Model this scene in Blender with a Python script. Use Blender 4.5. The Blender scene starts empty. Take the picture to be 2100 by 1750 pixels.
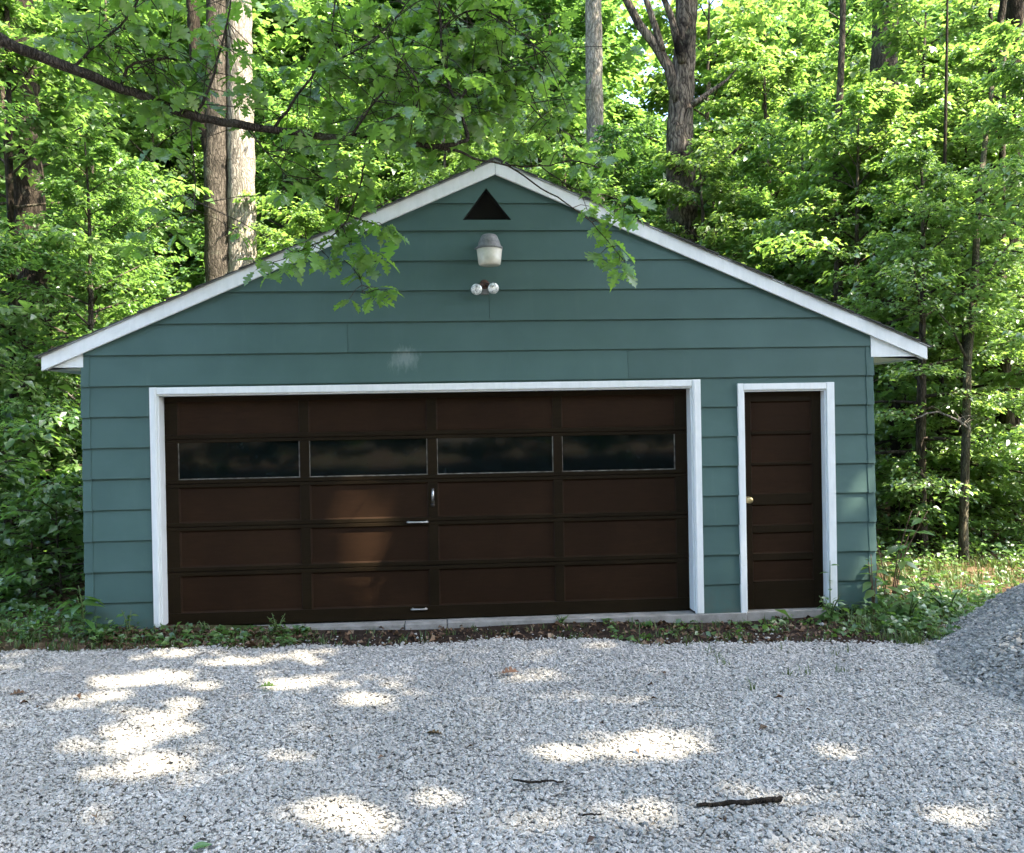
import bpy, math, random
import numpy as np
from mathutils import Vector, Matrix

scene = bpy.context.scene
C = scene.collection

# ------------------------------------------------------------------ camera
CAM = np.array([-0.302, -7.950, 1.809])
RGT = np.array([0.9977872674, -0.0640884468, -0.0176985861])
UPV = np.array([0.0180645914, 0.0051359440, 0.9998236308])
FWD = np.array([0.0639862447, 0.9979310062, -0.0062823112])
cd = bpy.data.cameras.new('camera')
cam = bpy.data.objects.new('camera', cd)
C.objects.link(cam)
M = Matrix.Identity(4)
for i in range(3):
    M[i][0], M[i][1], M[i][2], M[i][3] = RGT[i], UPV[i], -FWD[i], CAM[i]
cam.matrix_world = M
cd.sensor_fit = 'HORIZONTAL'
cd.sensor_width = 36.0
cd.lens = 36.0 * 2307.0 / 2765.0
cd.clip_start, cd.clip_end = 0.05, 600.0
scene.camera = cam

# ------------------------------------------------------------------ light
SUN = np.array([0.50, -0.30, 0.82]); SUN /= np.linalg.norm(SUN)
ELEV = math.asin(SUN[2]); AZ = math.atan2(SUN[0], SUN[1])
w = bpy.data.worlds.new('World'); scene.world = w; w.use_nodes = True
nt = w.node_tree; nt.nodes.clear()
sky = nt.nodes.new('ShaderNodeTexSky'); sky.sky_type = 'NISHITA'; sky.sun_disc = False
sky.sun_elevation = ELEV; sky.sun_rotation = AZ; sky.altitude = 200; sky.air_density = 0.9
sky.dust_density = 3.0; sky.ozone_density = 1.0
bg = nt.nodes.new('ShaderNodeBackground'); bg.inputs['Strength'].default_value = 0.15
wo = nt.nodes.new('ShaderNodeOutputWorld')
nt.links.new(sky.outputs[0], bg.inputs[0]); nt.links.new(bg.outputs[0], wo.inputs[0])
sl = bpy.data.lights.new('sun', 'SUN'); sl.energy = 3.9; sl.angle = math.radians(0.53); sl.color = (1.0, 0.88, 0.70)
so = bpy.data.objects.new('sun', sl); C.objects.link(so)
so.rotation_euler = Vector(SUN).to_track_quat('Z', 'Y').to_euler(); so.location = (8, -6, 20)
scene.view_settings.view_transform = 'Standard'; scene.view_settings.look = 'None'
scene.view_settings.gamma = 1.0; scene.view_settings.use_curve_mapping = False
scene.view_settings.exposure = 3.12
scene.render.engine = 'CYCLES'
scene.cycles.max_bounces = 9; scene.cycles.diffuse_bounces = 6; scene.cycles.glossy_bounces = 2
scene.cycles.transmission_bounces = 4; scene.cycles.transparent_max_bounces = 6
scene.cycles.use_denoising = True; scene.cycles.caustics_reflective = False; scene.cycles.caustics_refractive = False

def ray(px, py):      # px, py on a 2100 x 1750 grid of the picture
    return FWD + RGT * (px - 1050.0) / 1752.1 - UPV * (py - 875.0) / 1752.1
def at(px, py, Y):    # the point of depth Y seen there
    d = ray(px, py); return CAM + d * ((Y - CAM[1]) / d[1])
def on(px, py, z=-0.09):
    d = ray(px, py); return CAM + d * ((z - CAM[2]) / d[2])

# ------------------------------------------------------------------ materials
def mat(name):
    m = bpy.data.materials.new(name); m.use_nodes = True
    n = m.node_tree; n.nodes.clear()
    out = n.nodes.new('ShaderNodeOutputMaterial')
    return m, n, out
def N(n, t, **kw):
    x = n.nodes.new(t)
    for k, v in kw.items():
        if k in x.inputs: x.inputs[k].default_value = v
        else: setattr(x, k, v)
    return x
def ramp(n, fac, stops):
    r = n.nodes.new('ShaderNodeValToRGB')
    e = r.color_ramp.elements
    e[0].position, e[0].color = stops[0][0], (*stops[0][1], 1)
    e[1].position, e[1].color = stops[-1][0], (*stops[-1][1], 1)
    for p, c in stops[1:-1]:
        k = e.new(p); k.color = (*c, 1)
    n.links.new(fac, r.inputs[0]); return r.outputs[0]
def coords(n, scale=(1, 1, 1), kind='Object'):
    tc = n.nodes.new('ShaderNodeTexCoord'); mp = n.nodes.new('ShaderNodeMapping')
    mp.inputs['Scale'].default_value = scale
    n.links.new(tc.outputs[kind], mp.inputs[0]); return mp.outputs[0]
def noise(n, vec, scale, detail=4, rough=0.6, dist=0.0):
    x = N(n, 'ShaderNodeTexNoise', Scale=scale, Detail=detail, Roughness=rough, Distortion=dist)
    n.links.new(vec, x.inputs['Vector']); return x.outputs['Fac']
def mixc(n, fac, a, b, mode='MIX'):
    x = n.nodes.new('ShaderNodeMix'); x.data_type = 'RGBA'; x.blend_type = mode
    for sock, v in ((x.inputs[0], fac), (x.inputs[6], a), (x.inputs[7], b)):
        if isinstance(v, (int, float)): sock.default_value = v
        elif isinstance(v, tuple): sock.default_value = (*v, 1)
        else: n.links.new(v, sock)
    return x.outputs[2]
def bump(n, h, strength=0.3, dist=0.01):
    b = N(n, 'ShaderNodeBump', Strength=strength, Distance=dist)
    n.links.new(h, b.inputs['Height']); return b.outputs[0]
def principled(n, out, col, rough=0.6, normal=None, metal=0.0, spec=0.4):
    p = N(n, 'ShaderNodeBsdfPrincipled', Metallic=metal)
    p.inputs['Specular IOR Level'].default_value = spec
    if isinstance(col, tuple): p.inputs['Base Color'].default_value = (*col, 1)
    else: n.links.new(col, p.inputs['Base Color'])
    if isinstance(rough, (int, float)): p.inputs['Roughness'].default_value = rough
    else: n.links.new(rough, p.inputs['Roughness'])
    if normal is not None: n.links.new(normal, p.inputs['Normal'])
    n.links.new(p.outputs[0], out.inputs[0]); return p

def leaf_mat(name, cols, trans=(0.16, 0.26, 0.03), tfac=0.42, gloss=0.05):
    m, n, out = mat(name)
    g = n.nodes.new('ShaderNodeNewGeometry'); oi = n.nodes.new('ShaderNodeObjectInfo')
    c = ramp(n, g.outputs['Random Per Island'], [(0.0, cols[0]), (0.45, cols[1]), (0.85, cols[2]), (1.0, cols[3])])
    hs = N(n, 'ShaderNodeHueSaturation')
    mr = N(n, 'ShaderNodeMapRange'); mr.inputs['To Min'].default_value = 0.478; mr.inputs['To Max'].default_value = 0.518
    n.links.new(oi.outputs['Random'], mr.inputs[0]); n.links.new(mr.outputs[0], hs.inputs['Hue'])
    n.links.new(c, hs.inputs['Color'])
    d = n.nodes.new('ShaderNodeBsdfDiffuse'); n.links.new(hs.outputs[0], d.inputs[0])
    t = n.nodes.new('ShaderNodeBsdfTranslucent')
    tc = mixc(n, 0.5, hs.outputs[0], trans); n.links.new(tc, t.inputs[0])
    mx = n.nodes.new('ShaderNodeMixShader'); mx.inputs[0].default_value = tfac
    n.links.new(d.outputs[0], mx.inputs[1]); n.links.new(t.outputs[0], mx.inputs[2])
    gl = N(n, 'ShaderNodeBsdfGlossy', Roughness=0.42); gl.inputs[0].default_value = (0.9, 0.95, 1, 1)
    m2 = n.nodes.new('ShaderNodeMixShader'); m2.inputs[0].default_value = gloss
    n.links.new(mx.outputs[0], m2.inputs[1]); n.links.new(gl.outputs[0], m2.inputs[2])
    n.links.new(m2.outputs[0], out.inputs[0]); return m

def bark_mat(name, dark, light, sc=1.0, patch=0.5):
    m, n, out = mat(name)
    tc = n.nodes.new('ShaderNodeTexCoord'); wn = N(n, 'ShaderNodeTexNoise', Scale=2.6 * sc, Detail=3)
    n.links.new(tc.outputs['Object'], wn.inputs['Vector'])
    wv = N(n, 'ShaderNodeVectorMath', operation='SCALE'); wv.inputs['Scale'].default_value = 0.22 / sc; n.links.new(wn.outputs['Color'], wv.inputs[0])
    ad = N(n, 'ShaderNodeVectorMath', operation='ADD'); n.links.new(tc.outputs['Object'], ad.inputs[0]); n.links.new(wv.outputs[0], ad.inputs[1])
    mp = n.nodes.new('ShaderNodeMapping'); mp.inputs['Scale'].default_value = (13 * sc, 13 * sc, 1.5 * sc); n.links.new(ad.outputs[0], mp.inputs[0]); v = mp.outputs[0]
    a = noise(n, v, 1.6, 7, 0.72, 0.4); f = noise(n, v, 7.0, 5, 0.75)
    vo = N(n, 'ShaderNodeTexVoronoi', Scale=1.7, feature='DISTANCE_TO_EDGE', Randomness=1.0); n.links.new(v, vo.inputs['Vector'])
    mr = N(n, 'ShaderNodeMapRange'); mr.inputs['From Max'].default_value = 0.22; mr.inputs['To Min'].default_value = 0.45
    n.links.new(vo.outputs['Distance'], mr.inputs[0])
    mu = N(n, 'ShaderNodeMath', operation='MULTIPLY'); n.links.new(a, mu.inputs[0]); n.links.new(mr.outputs[0], mu.inputs[1])
    m3 = N(n, 'ShaderNodeMath', operation='MULTIPLY_ADD'); n.links.new(f, m3.inputs[0]); m3.inputs[1].default_value = 0.35; n.links.new(mu.outputs[0], m3.inputs[2])
    col = ramp(n, m3.outputs[0], [(0.34, dark), (0.78, light)])
    b = noise(n, tc.outputs['Object'], 1.7, 4, 0.65)
    col = mixc(n, ramp(n, b, [(0.45, (0, 0, 0)), (0.66, (patch,) * 3)]), col, tuple(0.45 * x for x in dark), 'MIX')
    col = mixc(n, ramp(n, noise(n, tc.outputs['Object'], 4.5, 4), [(0.58, (0, 0, 0)), (0.74, (0.4, 0.4, 0.4))]), col, (0.15, 0.165, 0.12))
    principled(n, out, col, 0.92, bump(n, m3.outputs[0], 1.0, 0.035), spec=0.12); return m

MT = {}
def build_materials():
    # siding
    m, n, out = mat('teal_siding_paint')
    v = coords(n, (1, 1, 1))
    a = noise(n, v, 2.2, 3); f = noise(n, v, 260, 3, 0.7); s = noise(n, coords(n, (14, 14, 1.2)), 1.0, 4)
    col = ramp(n, a, [(0.3, (0.050, 0.100, 0.090)), (0.7, (0.063, 0.120, 0.109))])
    col = mixc(n, ramp(n, s, [(0.60, (0, 0, 0)), (0.80, (0.35, 0.35, 0.35))]), col, (0.088, 0.145, 0.130))
    col = mixc(n, ramp(n, f, [(0.30, (0.35, 0.35, 0.35)), (0.62, (0, 0, 0))]), col, (0.042, 0.082, 0.072))
    oi = n.nodes.new('ShaderNodeObjectInfo'); vr = N(n, 'ShaderNodeMapRange'); vr.inputs['To Min'].default_value = 0.93; vr.inputs['To Max'].default_value = 1.07; n.links.new(oi.outputs['Random'], vr.inputs[0])
    hv = N(n, 'ShaderNodeHueSaturation'); n.links.new(vr.outputs[0], hv.inputs['Value']); n.links.new(col, hv.inputs['Color']); col = hv.outputs[0]
    gm = n.nodes.new('ShaderNodeNewGeometry'); sx = n.nodes.new('ShaderNodeSeparateXYZ'); n.links.new(gm.outputs['Position'], sx.inputs[0])
    # splashed soil near the ground
    d1 = N(n, 'ShaderNodeMapRange'); d1.inputs['From Min'].default_value = 0.32; d1.inputs['From Max'].default_value = -0.08
    n.links.new(sx.outputs['Z'], d1.inputs[0])
    mm = N(n, 'ShaderNodeMath', operation='MULTIPLY'); n.links.new(d1.outputs[0], mm.inputs[0])
    n.links.new(ramp(n, noise(n, v, 9, 6, 0.7), [(0.4, (0, 0, 0)), (0.7, (0.8, 0.8, 0.8))]), mm.inputs[1])
    col = mixc(n, mm.outputs[0], col, (0.075, 0.085, 0.07))
    # pale irregular patch above the big door
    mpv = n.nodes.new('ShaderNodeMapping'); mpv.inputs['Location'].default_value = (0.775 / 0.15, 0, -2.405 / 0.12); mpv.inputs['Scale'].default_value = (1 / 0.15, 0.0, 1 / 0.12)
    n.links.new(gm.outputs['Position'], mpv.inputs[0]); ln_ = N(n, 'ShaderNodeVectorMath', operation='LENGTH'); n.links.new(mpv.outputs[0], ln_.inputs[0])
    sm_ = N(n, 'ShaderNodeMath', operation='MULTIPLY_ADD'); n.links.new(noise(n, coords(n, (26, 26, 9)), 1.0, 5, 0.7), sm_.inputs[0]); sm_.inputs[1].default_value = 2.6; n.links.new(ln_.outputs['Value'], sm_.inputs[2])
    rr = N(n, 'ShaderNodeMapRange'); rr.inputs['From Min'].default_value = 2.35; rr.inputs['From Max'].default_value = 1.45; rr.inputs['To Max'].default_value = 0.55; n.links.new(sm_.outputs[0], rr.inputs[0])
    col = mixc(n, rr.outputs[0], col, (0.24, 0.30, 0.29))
    b1 = N(n, 'ShaderNodeBump', Strength=0.25, Distance=0.03); n.links.new(noise(n, coords(n, (0.5, 1, 1)), 2.6, 3), b1.inputs['Height'])
    b2 = N(n, 'ShaderNodeBump', Strength=0.3, Distance=0.002); n.links.new(f, b2.inputs['Height']); n.links.new(b1.outputs[0], b2.inputs['Normal'])
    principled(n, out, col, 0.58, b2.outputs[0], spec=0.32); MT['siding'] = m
    # white trim
    m, n, out = mat('white_trim_paint')
    v = coords(n, (14, 14, 3)); a = noise(n, v, 1.5, 5, 0.7); b = noise(n, coords(n), 60, 4, 0.7)
    col = ramp(n, a, [(0.3, (0.66, 0.69, 0.68)), (0.6, (0.74, 0.765, 0.755))])
    col = mixc(n, ramp(n, b, [(0.68, (0, 0, 0)), (0.74, (0.7, 0.7, 0.7))]), col, (0.42, 0.40, 0.36))
    principled(n, out, col, 0.5, bump(n, a, 0.15, 0.003), spec=0.4); MT['white'] = m
    # door brown
    for key, c0, c1 in (('brown', (0.0120, 0.0078, 0.0034), (0.0180, 0.0116, 0.0052)), ('panel', (0.0195, 0.0100, 0.0050), (0.0280, 0.0142, 0.0072))):
        m, n, out = mat('dark_brown_door_' + key)
        v = coords(n, (3, 3, 22)); a = noise(n, v, 2, 5, 0.7); b = noise(n, coords(n, (18, 18, 1.2)), 1, 5, 0.7); f = noise(n, coords(n), 190, 2)
        col = ramp(n, a, [(0.3, c0), (0.7, c1)])
        col = mixc(n, ramp(n, b, [(0.66, (0, 0, 0)), (0.80, (0.7, 0.7, 0.7))]), col, (0.042, 0.026, 0.016))
        col = mixc(n, ramp(n, noise(n, coords(n), 1.3, 4, 0.6), [(0.42, (0.45, 0.45, 0.45)), (0.62, (0, 0, 0))]), col, tuple(0.62 * q for q in c0))
        col = mixc(n, ramp(n, f, [(0.72, (0, 0, 0)), (0.76, (0.6, 0.6, 0.6))]), col, (0.13, 0.11, 0.09))
        principled(n, out, col, 0.55, bump(n, a, 0.25, 0.003), spec=0.07); MT[key] = m
    # glass
    m, n, out = mat('dusty_window_glass')
    v = coords(n); a = noise(n, v, 7, 6, 0.75, 0.8); b = noise(n, v, 70, 4, 0.8)
    dirt = ramp(n, a, [(0.50, (0.0015, 0.0035, 0.0038)), (0.62, (0.003, 0.006, 0.0065)), (0.78, (0.016, 0.022, 0.023))])
    col = mixc(n, ramp(n, b, [(0.64, (0, 0, 0)), (0.74, (0.5, 0.5, 0.5))]), dirt, (0.055, 0.06, 0.06))
    principled(n, out, col, 0.05, bump(n, noise(n, v, 3, 2), 0.035, 0.01), spec=0.28); MT['glass'] = m
    m, n, out = mat('pale_window_putty'); principled(n, out, ramp(n, noise(n, coords(n), 14, 5), [(0.35, (0.05, 0.04, 0.03)), (0.72, (0.20, 0.19, 0.16))]), 0.8); MT['putty'] = m
    m, n, out = mat('dark_attic'); principled(n, out, (0.012, 0.013, 0.012), 0.9); MT['dark'] = m
    m, n, out = mat('brushed_metal'); principled(n, out, ramp(n, noise(n, coords(n), 60, 3), [(0.3, (0.34, 0.33, 0.32)), (0.7, (0.58, 0.57, 0.55))]), 0.34, None, 0.8); MT['metal'] = m
    m, n, out = mat('black_lock_metal'); principled(n, out, (0.04, 0.035, 0.03), 0.45, None, 0.5); MT['blackmetal'] = m
    m, n, out = mat('worn_brass'); principled(n, out, (0.62, 0.48, 0.24), 0.28, None, 0.9); MT['brass'] = m
    m, n, out = mat('weathered_grey_housing'); principled(n, out, ramp(n, noise(n, coords(n), 40, 5), [(0.3, (0.10, 0.105, 0.10)), (0.7, (0.20, 0.20, 0.19))]), 0.6, None, 0.3); MT['housing'] = m
    m, n, out = mat('yellowed_lamp_lens')
    c = ramp(n, noise(n, coords(n), 18, 4), [(0.3, (0.48, 0.46, 0.38)), (0.7, (0.62, 0.60, 0.50))])
    p = principled(n, out, c, 0.25, bump(n, noise(n, coords(n, (90, 90, 2)), 1, 1), 0.2, 0.003)); p.inputs['Subsurface Weight'].default_value = 0.2
    p.inputs['Subsurface Radius'].default_value = (0.02, 0.02, 0.02); MT['lens'] = m
    m, n, out = mat('reflector_bulb_glass')
    c = ramp(n, noise(n, coords(n), 42, 3, 0.6, 1.0), [(0.35, (0.22, 0.24, 0.22)), (0.6, (0.85, 0.88, 0.86))])
    principled(n, out, c, 0.16, None, 0.25); MT['bulb'] = m
    m, n, out = mat('rusty_bracket'); principled(n, out, ramp(n, noise(n, coords(n), 60, 4), [(0.35, (0.02, 0.018, 0.016)), (0.7, (0.12, 0.055, 0.03))]), 0.75); MT['rust'] = m
    # shingles
    m, n, out = mat('asphalt_shingle'); principled(n, out, ramp(n, noise(n, coords(n), 120, 3), [(0.3, (0.03, 0.032, 0.03)), (0.7, (0.075, 0.075, 0.07))]), 0.95); MT['shingle'] = m
    m, n, out = mat('drip_edge_metal'); principled(n, out, (0.30, 0.31, 0.31), 0.4, None, 0.6); MT['drip'] = m
    # concrete
    m, n, out = mat('stained_concrete'); a = noise(n, coords(n), 6, 6, 0.7)
    principled(n, out, ramp(n, a, [(0.3, (0.17, 0.16, 0.14)), (0.7, (0.36, 0.34, 0.31))]), 0.9, bump(n, noise(n, coords(n), 60, 4), 0.4, 0.004)); MT['concrete'] = m
    # soil / forest floor
    m, n, out = mat('forest_floor')
    v = coords(n); a = noise(n, v, 0.5, 5, 0.65); b = noise(n, v, 14, 6, 0.75); f = noise(n, v, 60, 4, 0.7)
    lit = ramp(n, b, [(0.3, (0.030, 0.020, 0.013)), (0.5, (0.085, 0.056, 0.035)), (0.72, (0.20, 0.14, 0.09))])
    grn = ramp(n, f, [(0.3, (0.020, 0.040, 0.010)), (0.7, (0.085, 0.125, 0.035))])
    col = mixc(n, ramp(n, a, [(0.50, (0, 0, 0)), (0.60, (0.85, 0.85, 0.85))]), lit, grn)
    principled(n, out, col, 0.95, bump(n, b, 0.8, 0.03), spec=0.1); MT['floor'] = m
    m, n, out = mat('dark_bare_soil')
    v = coords(n); b = noise(n, v, 11, 6, 0.75); f = noise(n, v, 90, 4, 0.7)
    col = ramp(n, b, [(0.3, (0.016, 0.011, 0.009)), (0.55, (0.040, 0.027, 0.020)), (0.75, (0.095, 0.066, 0.047))])
    principled(n, out, col, 0.95, bump(n, f, 0.8, 0.02), spec=0.1); MT['soil'] = m
    m, n, out = mat('sunny_meadow_grass')
    v = coords(n); b = noise(n, v, 3, 6, 0.7)
    principled(n, out, ramp(n, b, [(0.3, (0.09, 0.13, 0.025)), (0.7, (0.20, 0.24, 0.06))]), 0.95, bump(n, noise(n, v, 40, 4), 0.8, 0.03), spec=0.1); MT['meadow'] = m
    # gravel
    m, n, out = mat('crushed_limestone_bed')
    v = coords(n); vo = N(n, 'ShaderNodeTexVoronoi', Scale=38); n.links.new(v, vo.inputs['Vector'])
    sx = n.nodes.new('ShaderNodeSeparateColor'); n.links.new(vo.outputs['Color'], sx.inputs[0])
    col = ramp(n, sx.outputs[0], [(0.0, (0.24, 0.23, 0.21)), (1.0, (0.42, 0.40, 0.365))])
    principled(n, out, col, 0.9, bump(n, vo.outputs['Distance'], 1.0, 0.02)); MT['bed'] = m
    for key, c0, c1, c2 in (('stone', (0.275, 0.265, 0.24), (0.43, 0.413, 0.375), (0.59, 0.565, 0.52)), ('pilestone', (0.20, 0.194, 0.178), (0.33, 0.318, 0.292), (0.48, 0.46, 0.425))):
        m, n, out = mat('limestone_' + key)
        oi = n.nodes.new('ShaderNodeObjectInfo'); v = coords(n)
        c = ramp(n, oi.outputs['Random'], [(0.0, c0), (0.6, c1), (1.0, c2)])
        gp = n.nodes.new('ShaderNodeNewGeometry'); pn = noise(n, gp.outputs['Position'], 0.8, 5, 0.62)
        c = mixc(n, ramp(n, pn, [(0.40, (0.45, 0.45, 0.45)), (0.62, (0, 0, 0))]), c, tuple(x * 0.9 for x in c0))
        c = mixc(n, ramp(n, noise(n, v, 1.6, 4), [(0.35, (0.4, 0.4, 0.4)), (0.65, (0, 0, 0))]), c, tuple(x * 0.72 for x in c0))
        principled(n, out, c, 0.85, spec=0.3); MT[key] = m
    # bark
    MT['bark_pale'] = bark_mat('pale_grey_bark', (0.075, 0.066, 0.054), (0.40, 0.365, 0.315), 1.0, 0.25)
    MT['bark_grey'] = bark_mat('shaded_grey_bark', (0.022, 0.019, 0.015), (0.115, 0.10, 0.082), 1.0, 0.5)  # on the twin oak's left stem this darker colour stands for shade
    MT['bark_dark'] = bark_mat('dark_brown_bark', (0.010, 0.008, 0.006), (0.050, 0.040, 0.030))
    MT['bark_mid'] = bark_mat('rough_brown_bark', (0.022, 0.018, 0.014), (0.135, 0.112, 0.086), 0.9)
    MT['bark_rugged'] = bark_mat('rugged_blotched_bark', (0.012, 0.009, 0.008), (0.22, 0.185, 0.15), 0.7, 1.0)
    MT['bark_olive'] = bark_mat('olive_brown_bark', (0.040, 0.036, 0.024), (0.155, 0.140, 0.095), 1.6, 0.3)
    MT['bark_limb'] = bark_mat('mossy_limb_bark', (0.020, 0.016, 0.012), (0.13, 0.11, 0.09), 2.4)
    # foliage
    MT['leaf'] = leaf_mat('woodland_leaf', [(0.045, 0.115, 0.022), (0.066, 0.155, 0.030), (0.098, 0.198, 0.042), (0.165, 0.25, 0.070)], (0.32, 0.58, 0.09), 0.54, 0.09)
    MT['leaf_bright'] = leaf_mat('sunlit_side_leaf', [(0.062, 0.145, 0.025), (0.090, 0.195, 0.036), (0.136, 0.245, 0.054), (0.24, 0.32, 0.10)], (0.40, 0.66, 0.10), 0.55, 0.10)  # brighter leaf copy: sunlight and highlights are put into its colours
    MT['leaf_oak'] = leaf_mat('oak_leaf', [(0.055, 0.130, 0.018), (0.078, 0.168, 0.022), (0.110, 0.205, 0.028), (0.15, 0.24, 0.042)], (0.38, 0.68, 0.06), 0.54, 0.07)
    MT['leaf_weed'] = leaf_mat('weed_leaf', [(0.045, 0.110, 0.022), (0.065, 0.145, 0.028), (0.092, 0.180, 0.036), (0.13, 0.21, 0.05)], (0.24, 0.46, 0.06), 0.42, 0.07)
    MT['grass'] = leaf_mat('grass_blade', [(0.045, 0.085, 0.018), (0.065, 0.115, 0.024), (0.10, 0.140, 0.035), (0.17, 0.165, 0.07)], (0.15, 0.22, 0.04), 0.3, 0.03)
    MT['litter'] = leaf_mat('dead_leaf', [(0.055, 0.032, 0.018), (0.10, 0.062, 0.035), (0.17, 0.115, 0.07), (0.27, 0.20, 0.13)], (0.14, 0.09, 0.04), 0.12, 0.02)
    m, n, out = mat('green_stem'); principled(n, out, (0.075, 0.11, 0.03), 0.6); MT['stem'] = m
    m, n, out = mat('red_stem'); principled(n, out, (0.12, 0.06, 0.035), 0.6); MT['redstem'] = m
build_materials()

# ------------------------------------------------------------------ mesh helpers
class MB:
    def __init__(s): s.v = []; s.f = []
    def add(s, vs, fs):
        o = len(s.v); s.v += [tuple(map(float, p)) for p in vs]; s.f += [tuple(i + o for i in f) for f in fs]; return s
    def box(s, x0, x1, y0, y1, z0, z1):
        return s.add([(x0, y0, z0), (x1, y0, z0), (x1, y1, z0), (x0, y1, z0), (x0, y0, z1), (x1, y0, z1), (x1, y1, z1), (x0, y1, z1)],
                     [(0, 3, 2, 1), (4, 5, 6, 7), (0, 1, 5, 4), (1, 2, 6, 5), (2, 3, 7, 6), (3, 0, 4, 7)])
    def prism_y(s, poly, y0, y1):     # polygon in (x, z), extruded along y; y0 may be a function of z
        n = len(poly); fy = y0 if callable(y0) else (lambda z: y0)
        vs = [(x, fy(z), z) for x, z in poly] + [(x, y1, z) for x, z in poly]
        fs = [tuple(range(n))[::-1], tuple(range(n, 2 * n))] + [(i, (i + 1) % n, n + (i + 1) % n, n + i) for i in range(n)]
        return s.add(vs, [f[::-1] for f in fs])
    def tube(s, pts, rad, sides=8, rough=0.0, rng=None, cap=True):
        pts = [np.array(p, float) for p in pts]; k = len(pts); vs = []; fs = []
        up = np.array([0.31, 0.95, 0.05])
        for i, p in enumerate(pts):
            t = pts[min(i + 1, k - 1)] - pts[max(i - 1, 0)]; t = t / (np.linalg.norm(t) + 1e-9)
            if abs(t @ up) > 0.97: up = np.array([0.9, 0.2, 0.3])
            a = np.cross(t, up); a /= np.linalg.norm(a); b = np.cross(t, a)
            for j in range(sides):
                q = 2 * math.pi * j / sides
                r = rad[i] * (1 + (rng.uniform(-rough, rough) if rng else 0))
                vs.append(p + r * (math.cos(q) * a + math.sin(q) * b))
        for i in range(k - 1):
            for j in range(sides):
                j2 = (j + 1) % sides
                fs.append((i * sides + j, i * sides + j2, (i + 1) * sides + j2, (i + 1) * sides + j))
        if cap:
            fs.append(tuple(range(sides))[::-1]); fs.append(tuple(range((k - 1) * sides, k * sides)))
        return s.add(vs, fs)
    def lathe(s, prof, c, seg=20, axis=(0, 0, 1)):     # prof: (radius, height) along the axis
        ax = Vector(axis).normalized(); q = Vector((0, 0, 1)).rotation_difference(ax)
        vs = []; fs = []; k = len(prof)
        for r, h in prof:
            for j in range(seg):
                a = 2 * math.pi * j / seg
                p = q @ Vector((r * math.cos(a), r * math.sin(a), h)); vs.append((p.x + c[0], p.y + c[1], p.z + c[2]))
        for i in range(k - 1):
            for j in range(seg):
                j2 = (j + 1) % seg; fs.append((i * seg + j, i * seg + j2, (i + 1) * seg + j2, (i + 1) * seg + j))
        fs.append(tuple(range(seg))[::-1]); fs.append(tuple(range((k - 1) * seg, k * seg)))
        return s.add(vs, fs)
    def mesh(s, name, m, smooth=False):
        me = bpy.data.meshes.new(name); me.from_pydata(s.v, [], s.f); me.materials.append(m)
        if smooth: me.polygons.foreach_set('use_smooth', [True] * len(me.polygons))
        me.update(); return me
    def build(s, name, m, parent=None, smooth=False, bevel=0.0):
        o = link(name, s.mesh(name, m, smooth), parent)
        if parent is not None and parent.get('_w'): pass
        if bevel:
            b = o.modifiers.new('bevel', 'BEVEL'); b.width = bevel; b.segments = 2; b.limit_method = 'ANGLE'
        return o

def world_of(o):
    v = Vector((0, 0, 0))
    while o is not None: v += o.location; o = o.parent
    return v
def link(name, me, parent=None, local=False):
    o = bpy.data.objects.new(name, me); C.objects.link(o)
    if parent is not None:
        o.parent = parent
        if not local: o.location = -world_of(parent)      # the mesh is written in world coordinates
    return o
def tag(o, label, cat, group=None):
    o['label'] = label; o['category'] = cat
    if group: o['group'] = group
    return o
def thing(name, loc, label, cat, group=None):
    o = bpy.data.objects.new(name, None); C.objects.link(o); o.location = loc; o.empty_display_size = 0.2
    return tag(o, label, cat, group)
def np_mesh(name, V, F, m, smooth=False):
    me = bpy.data.meshes.new(name); V = np.asarray(V, np.float32); F = np.asarray(F, np.int32)
    me.vertices.add(len(V)); me.vertices.foreach_set('co', V.ravel())
    k = F.shape[1]; me.loops.add(F.size); me.loops.foreach_set('vertex_index', F.ravel())
    me.polygons.add(len(F)); me.polygons.foreach_set('loop_start', np.arange(0, F.size, k, dtype=np.int32))
    me.materials.append(m)
    if smooth: me.polygons.foreach_set('use_smooth', np.ones(len(F), bool))
    me.update(calc_edges=True); me.validate(); return me
def unit(a): return a / (np.linalg.norm(a, axis=-1, keepdims=True) + 1e-9)
def leaves_np(P, D, Nn, L, W=0.6, fold=0.16, curl=0.12):
    """kite-shaped folded leaves: P base, D direction, Nn normal, L length"""
    D = unit(D); Nn = unit(Nn - D * (Nn * D).sum(1, keepdims=True)); S = np.cross(D, Nn); L = L[:, None]
    b = P; mm = P + D * L * 0.42
    l = mm + S * L * W * 0.5 + Nn * L * fold; r = mm - S * L * W * 0.5 + Nn * L * fold
    t = P + D * L - Nn * L * curl
    V = np.stack([b, l, r, mm, t], 1).reshape(-1, 3)
    o = (np.arange(len(P)) * 5)[:, None]
    F = np.concatenate([o + np.array([[0, 2, 3]]), o + np.array([[0, 3, 1]]), o + np.array([[3, 2, 4]]), o + np.array([[3, 4, 1]])], 1).reshape(-1, 3)
    return V, F
def outline_leaf(half, fold=0.2, curl=0.25):
    """one leaf, length 1 along +x, face up; half: (t, width)"""
    v = []; f = []
    for t, wd in half:
        z = -curl * t * t
        v += [(t, 0, z), (t, wd, z + fold * wd), (t, -wd, z + fold * wd)]
    for i in range(len(half) - 1):
        a, b = 3 * i, 3 * i + 3
        f += [(a, b, b + 1, a + 1), (a, a + 2, b + 2, b)]
    return np.array(v, float), f
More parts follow.
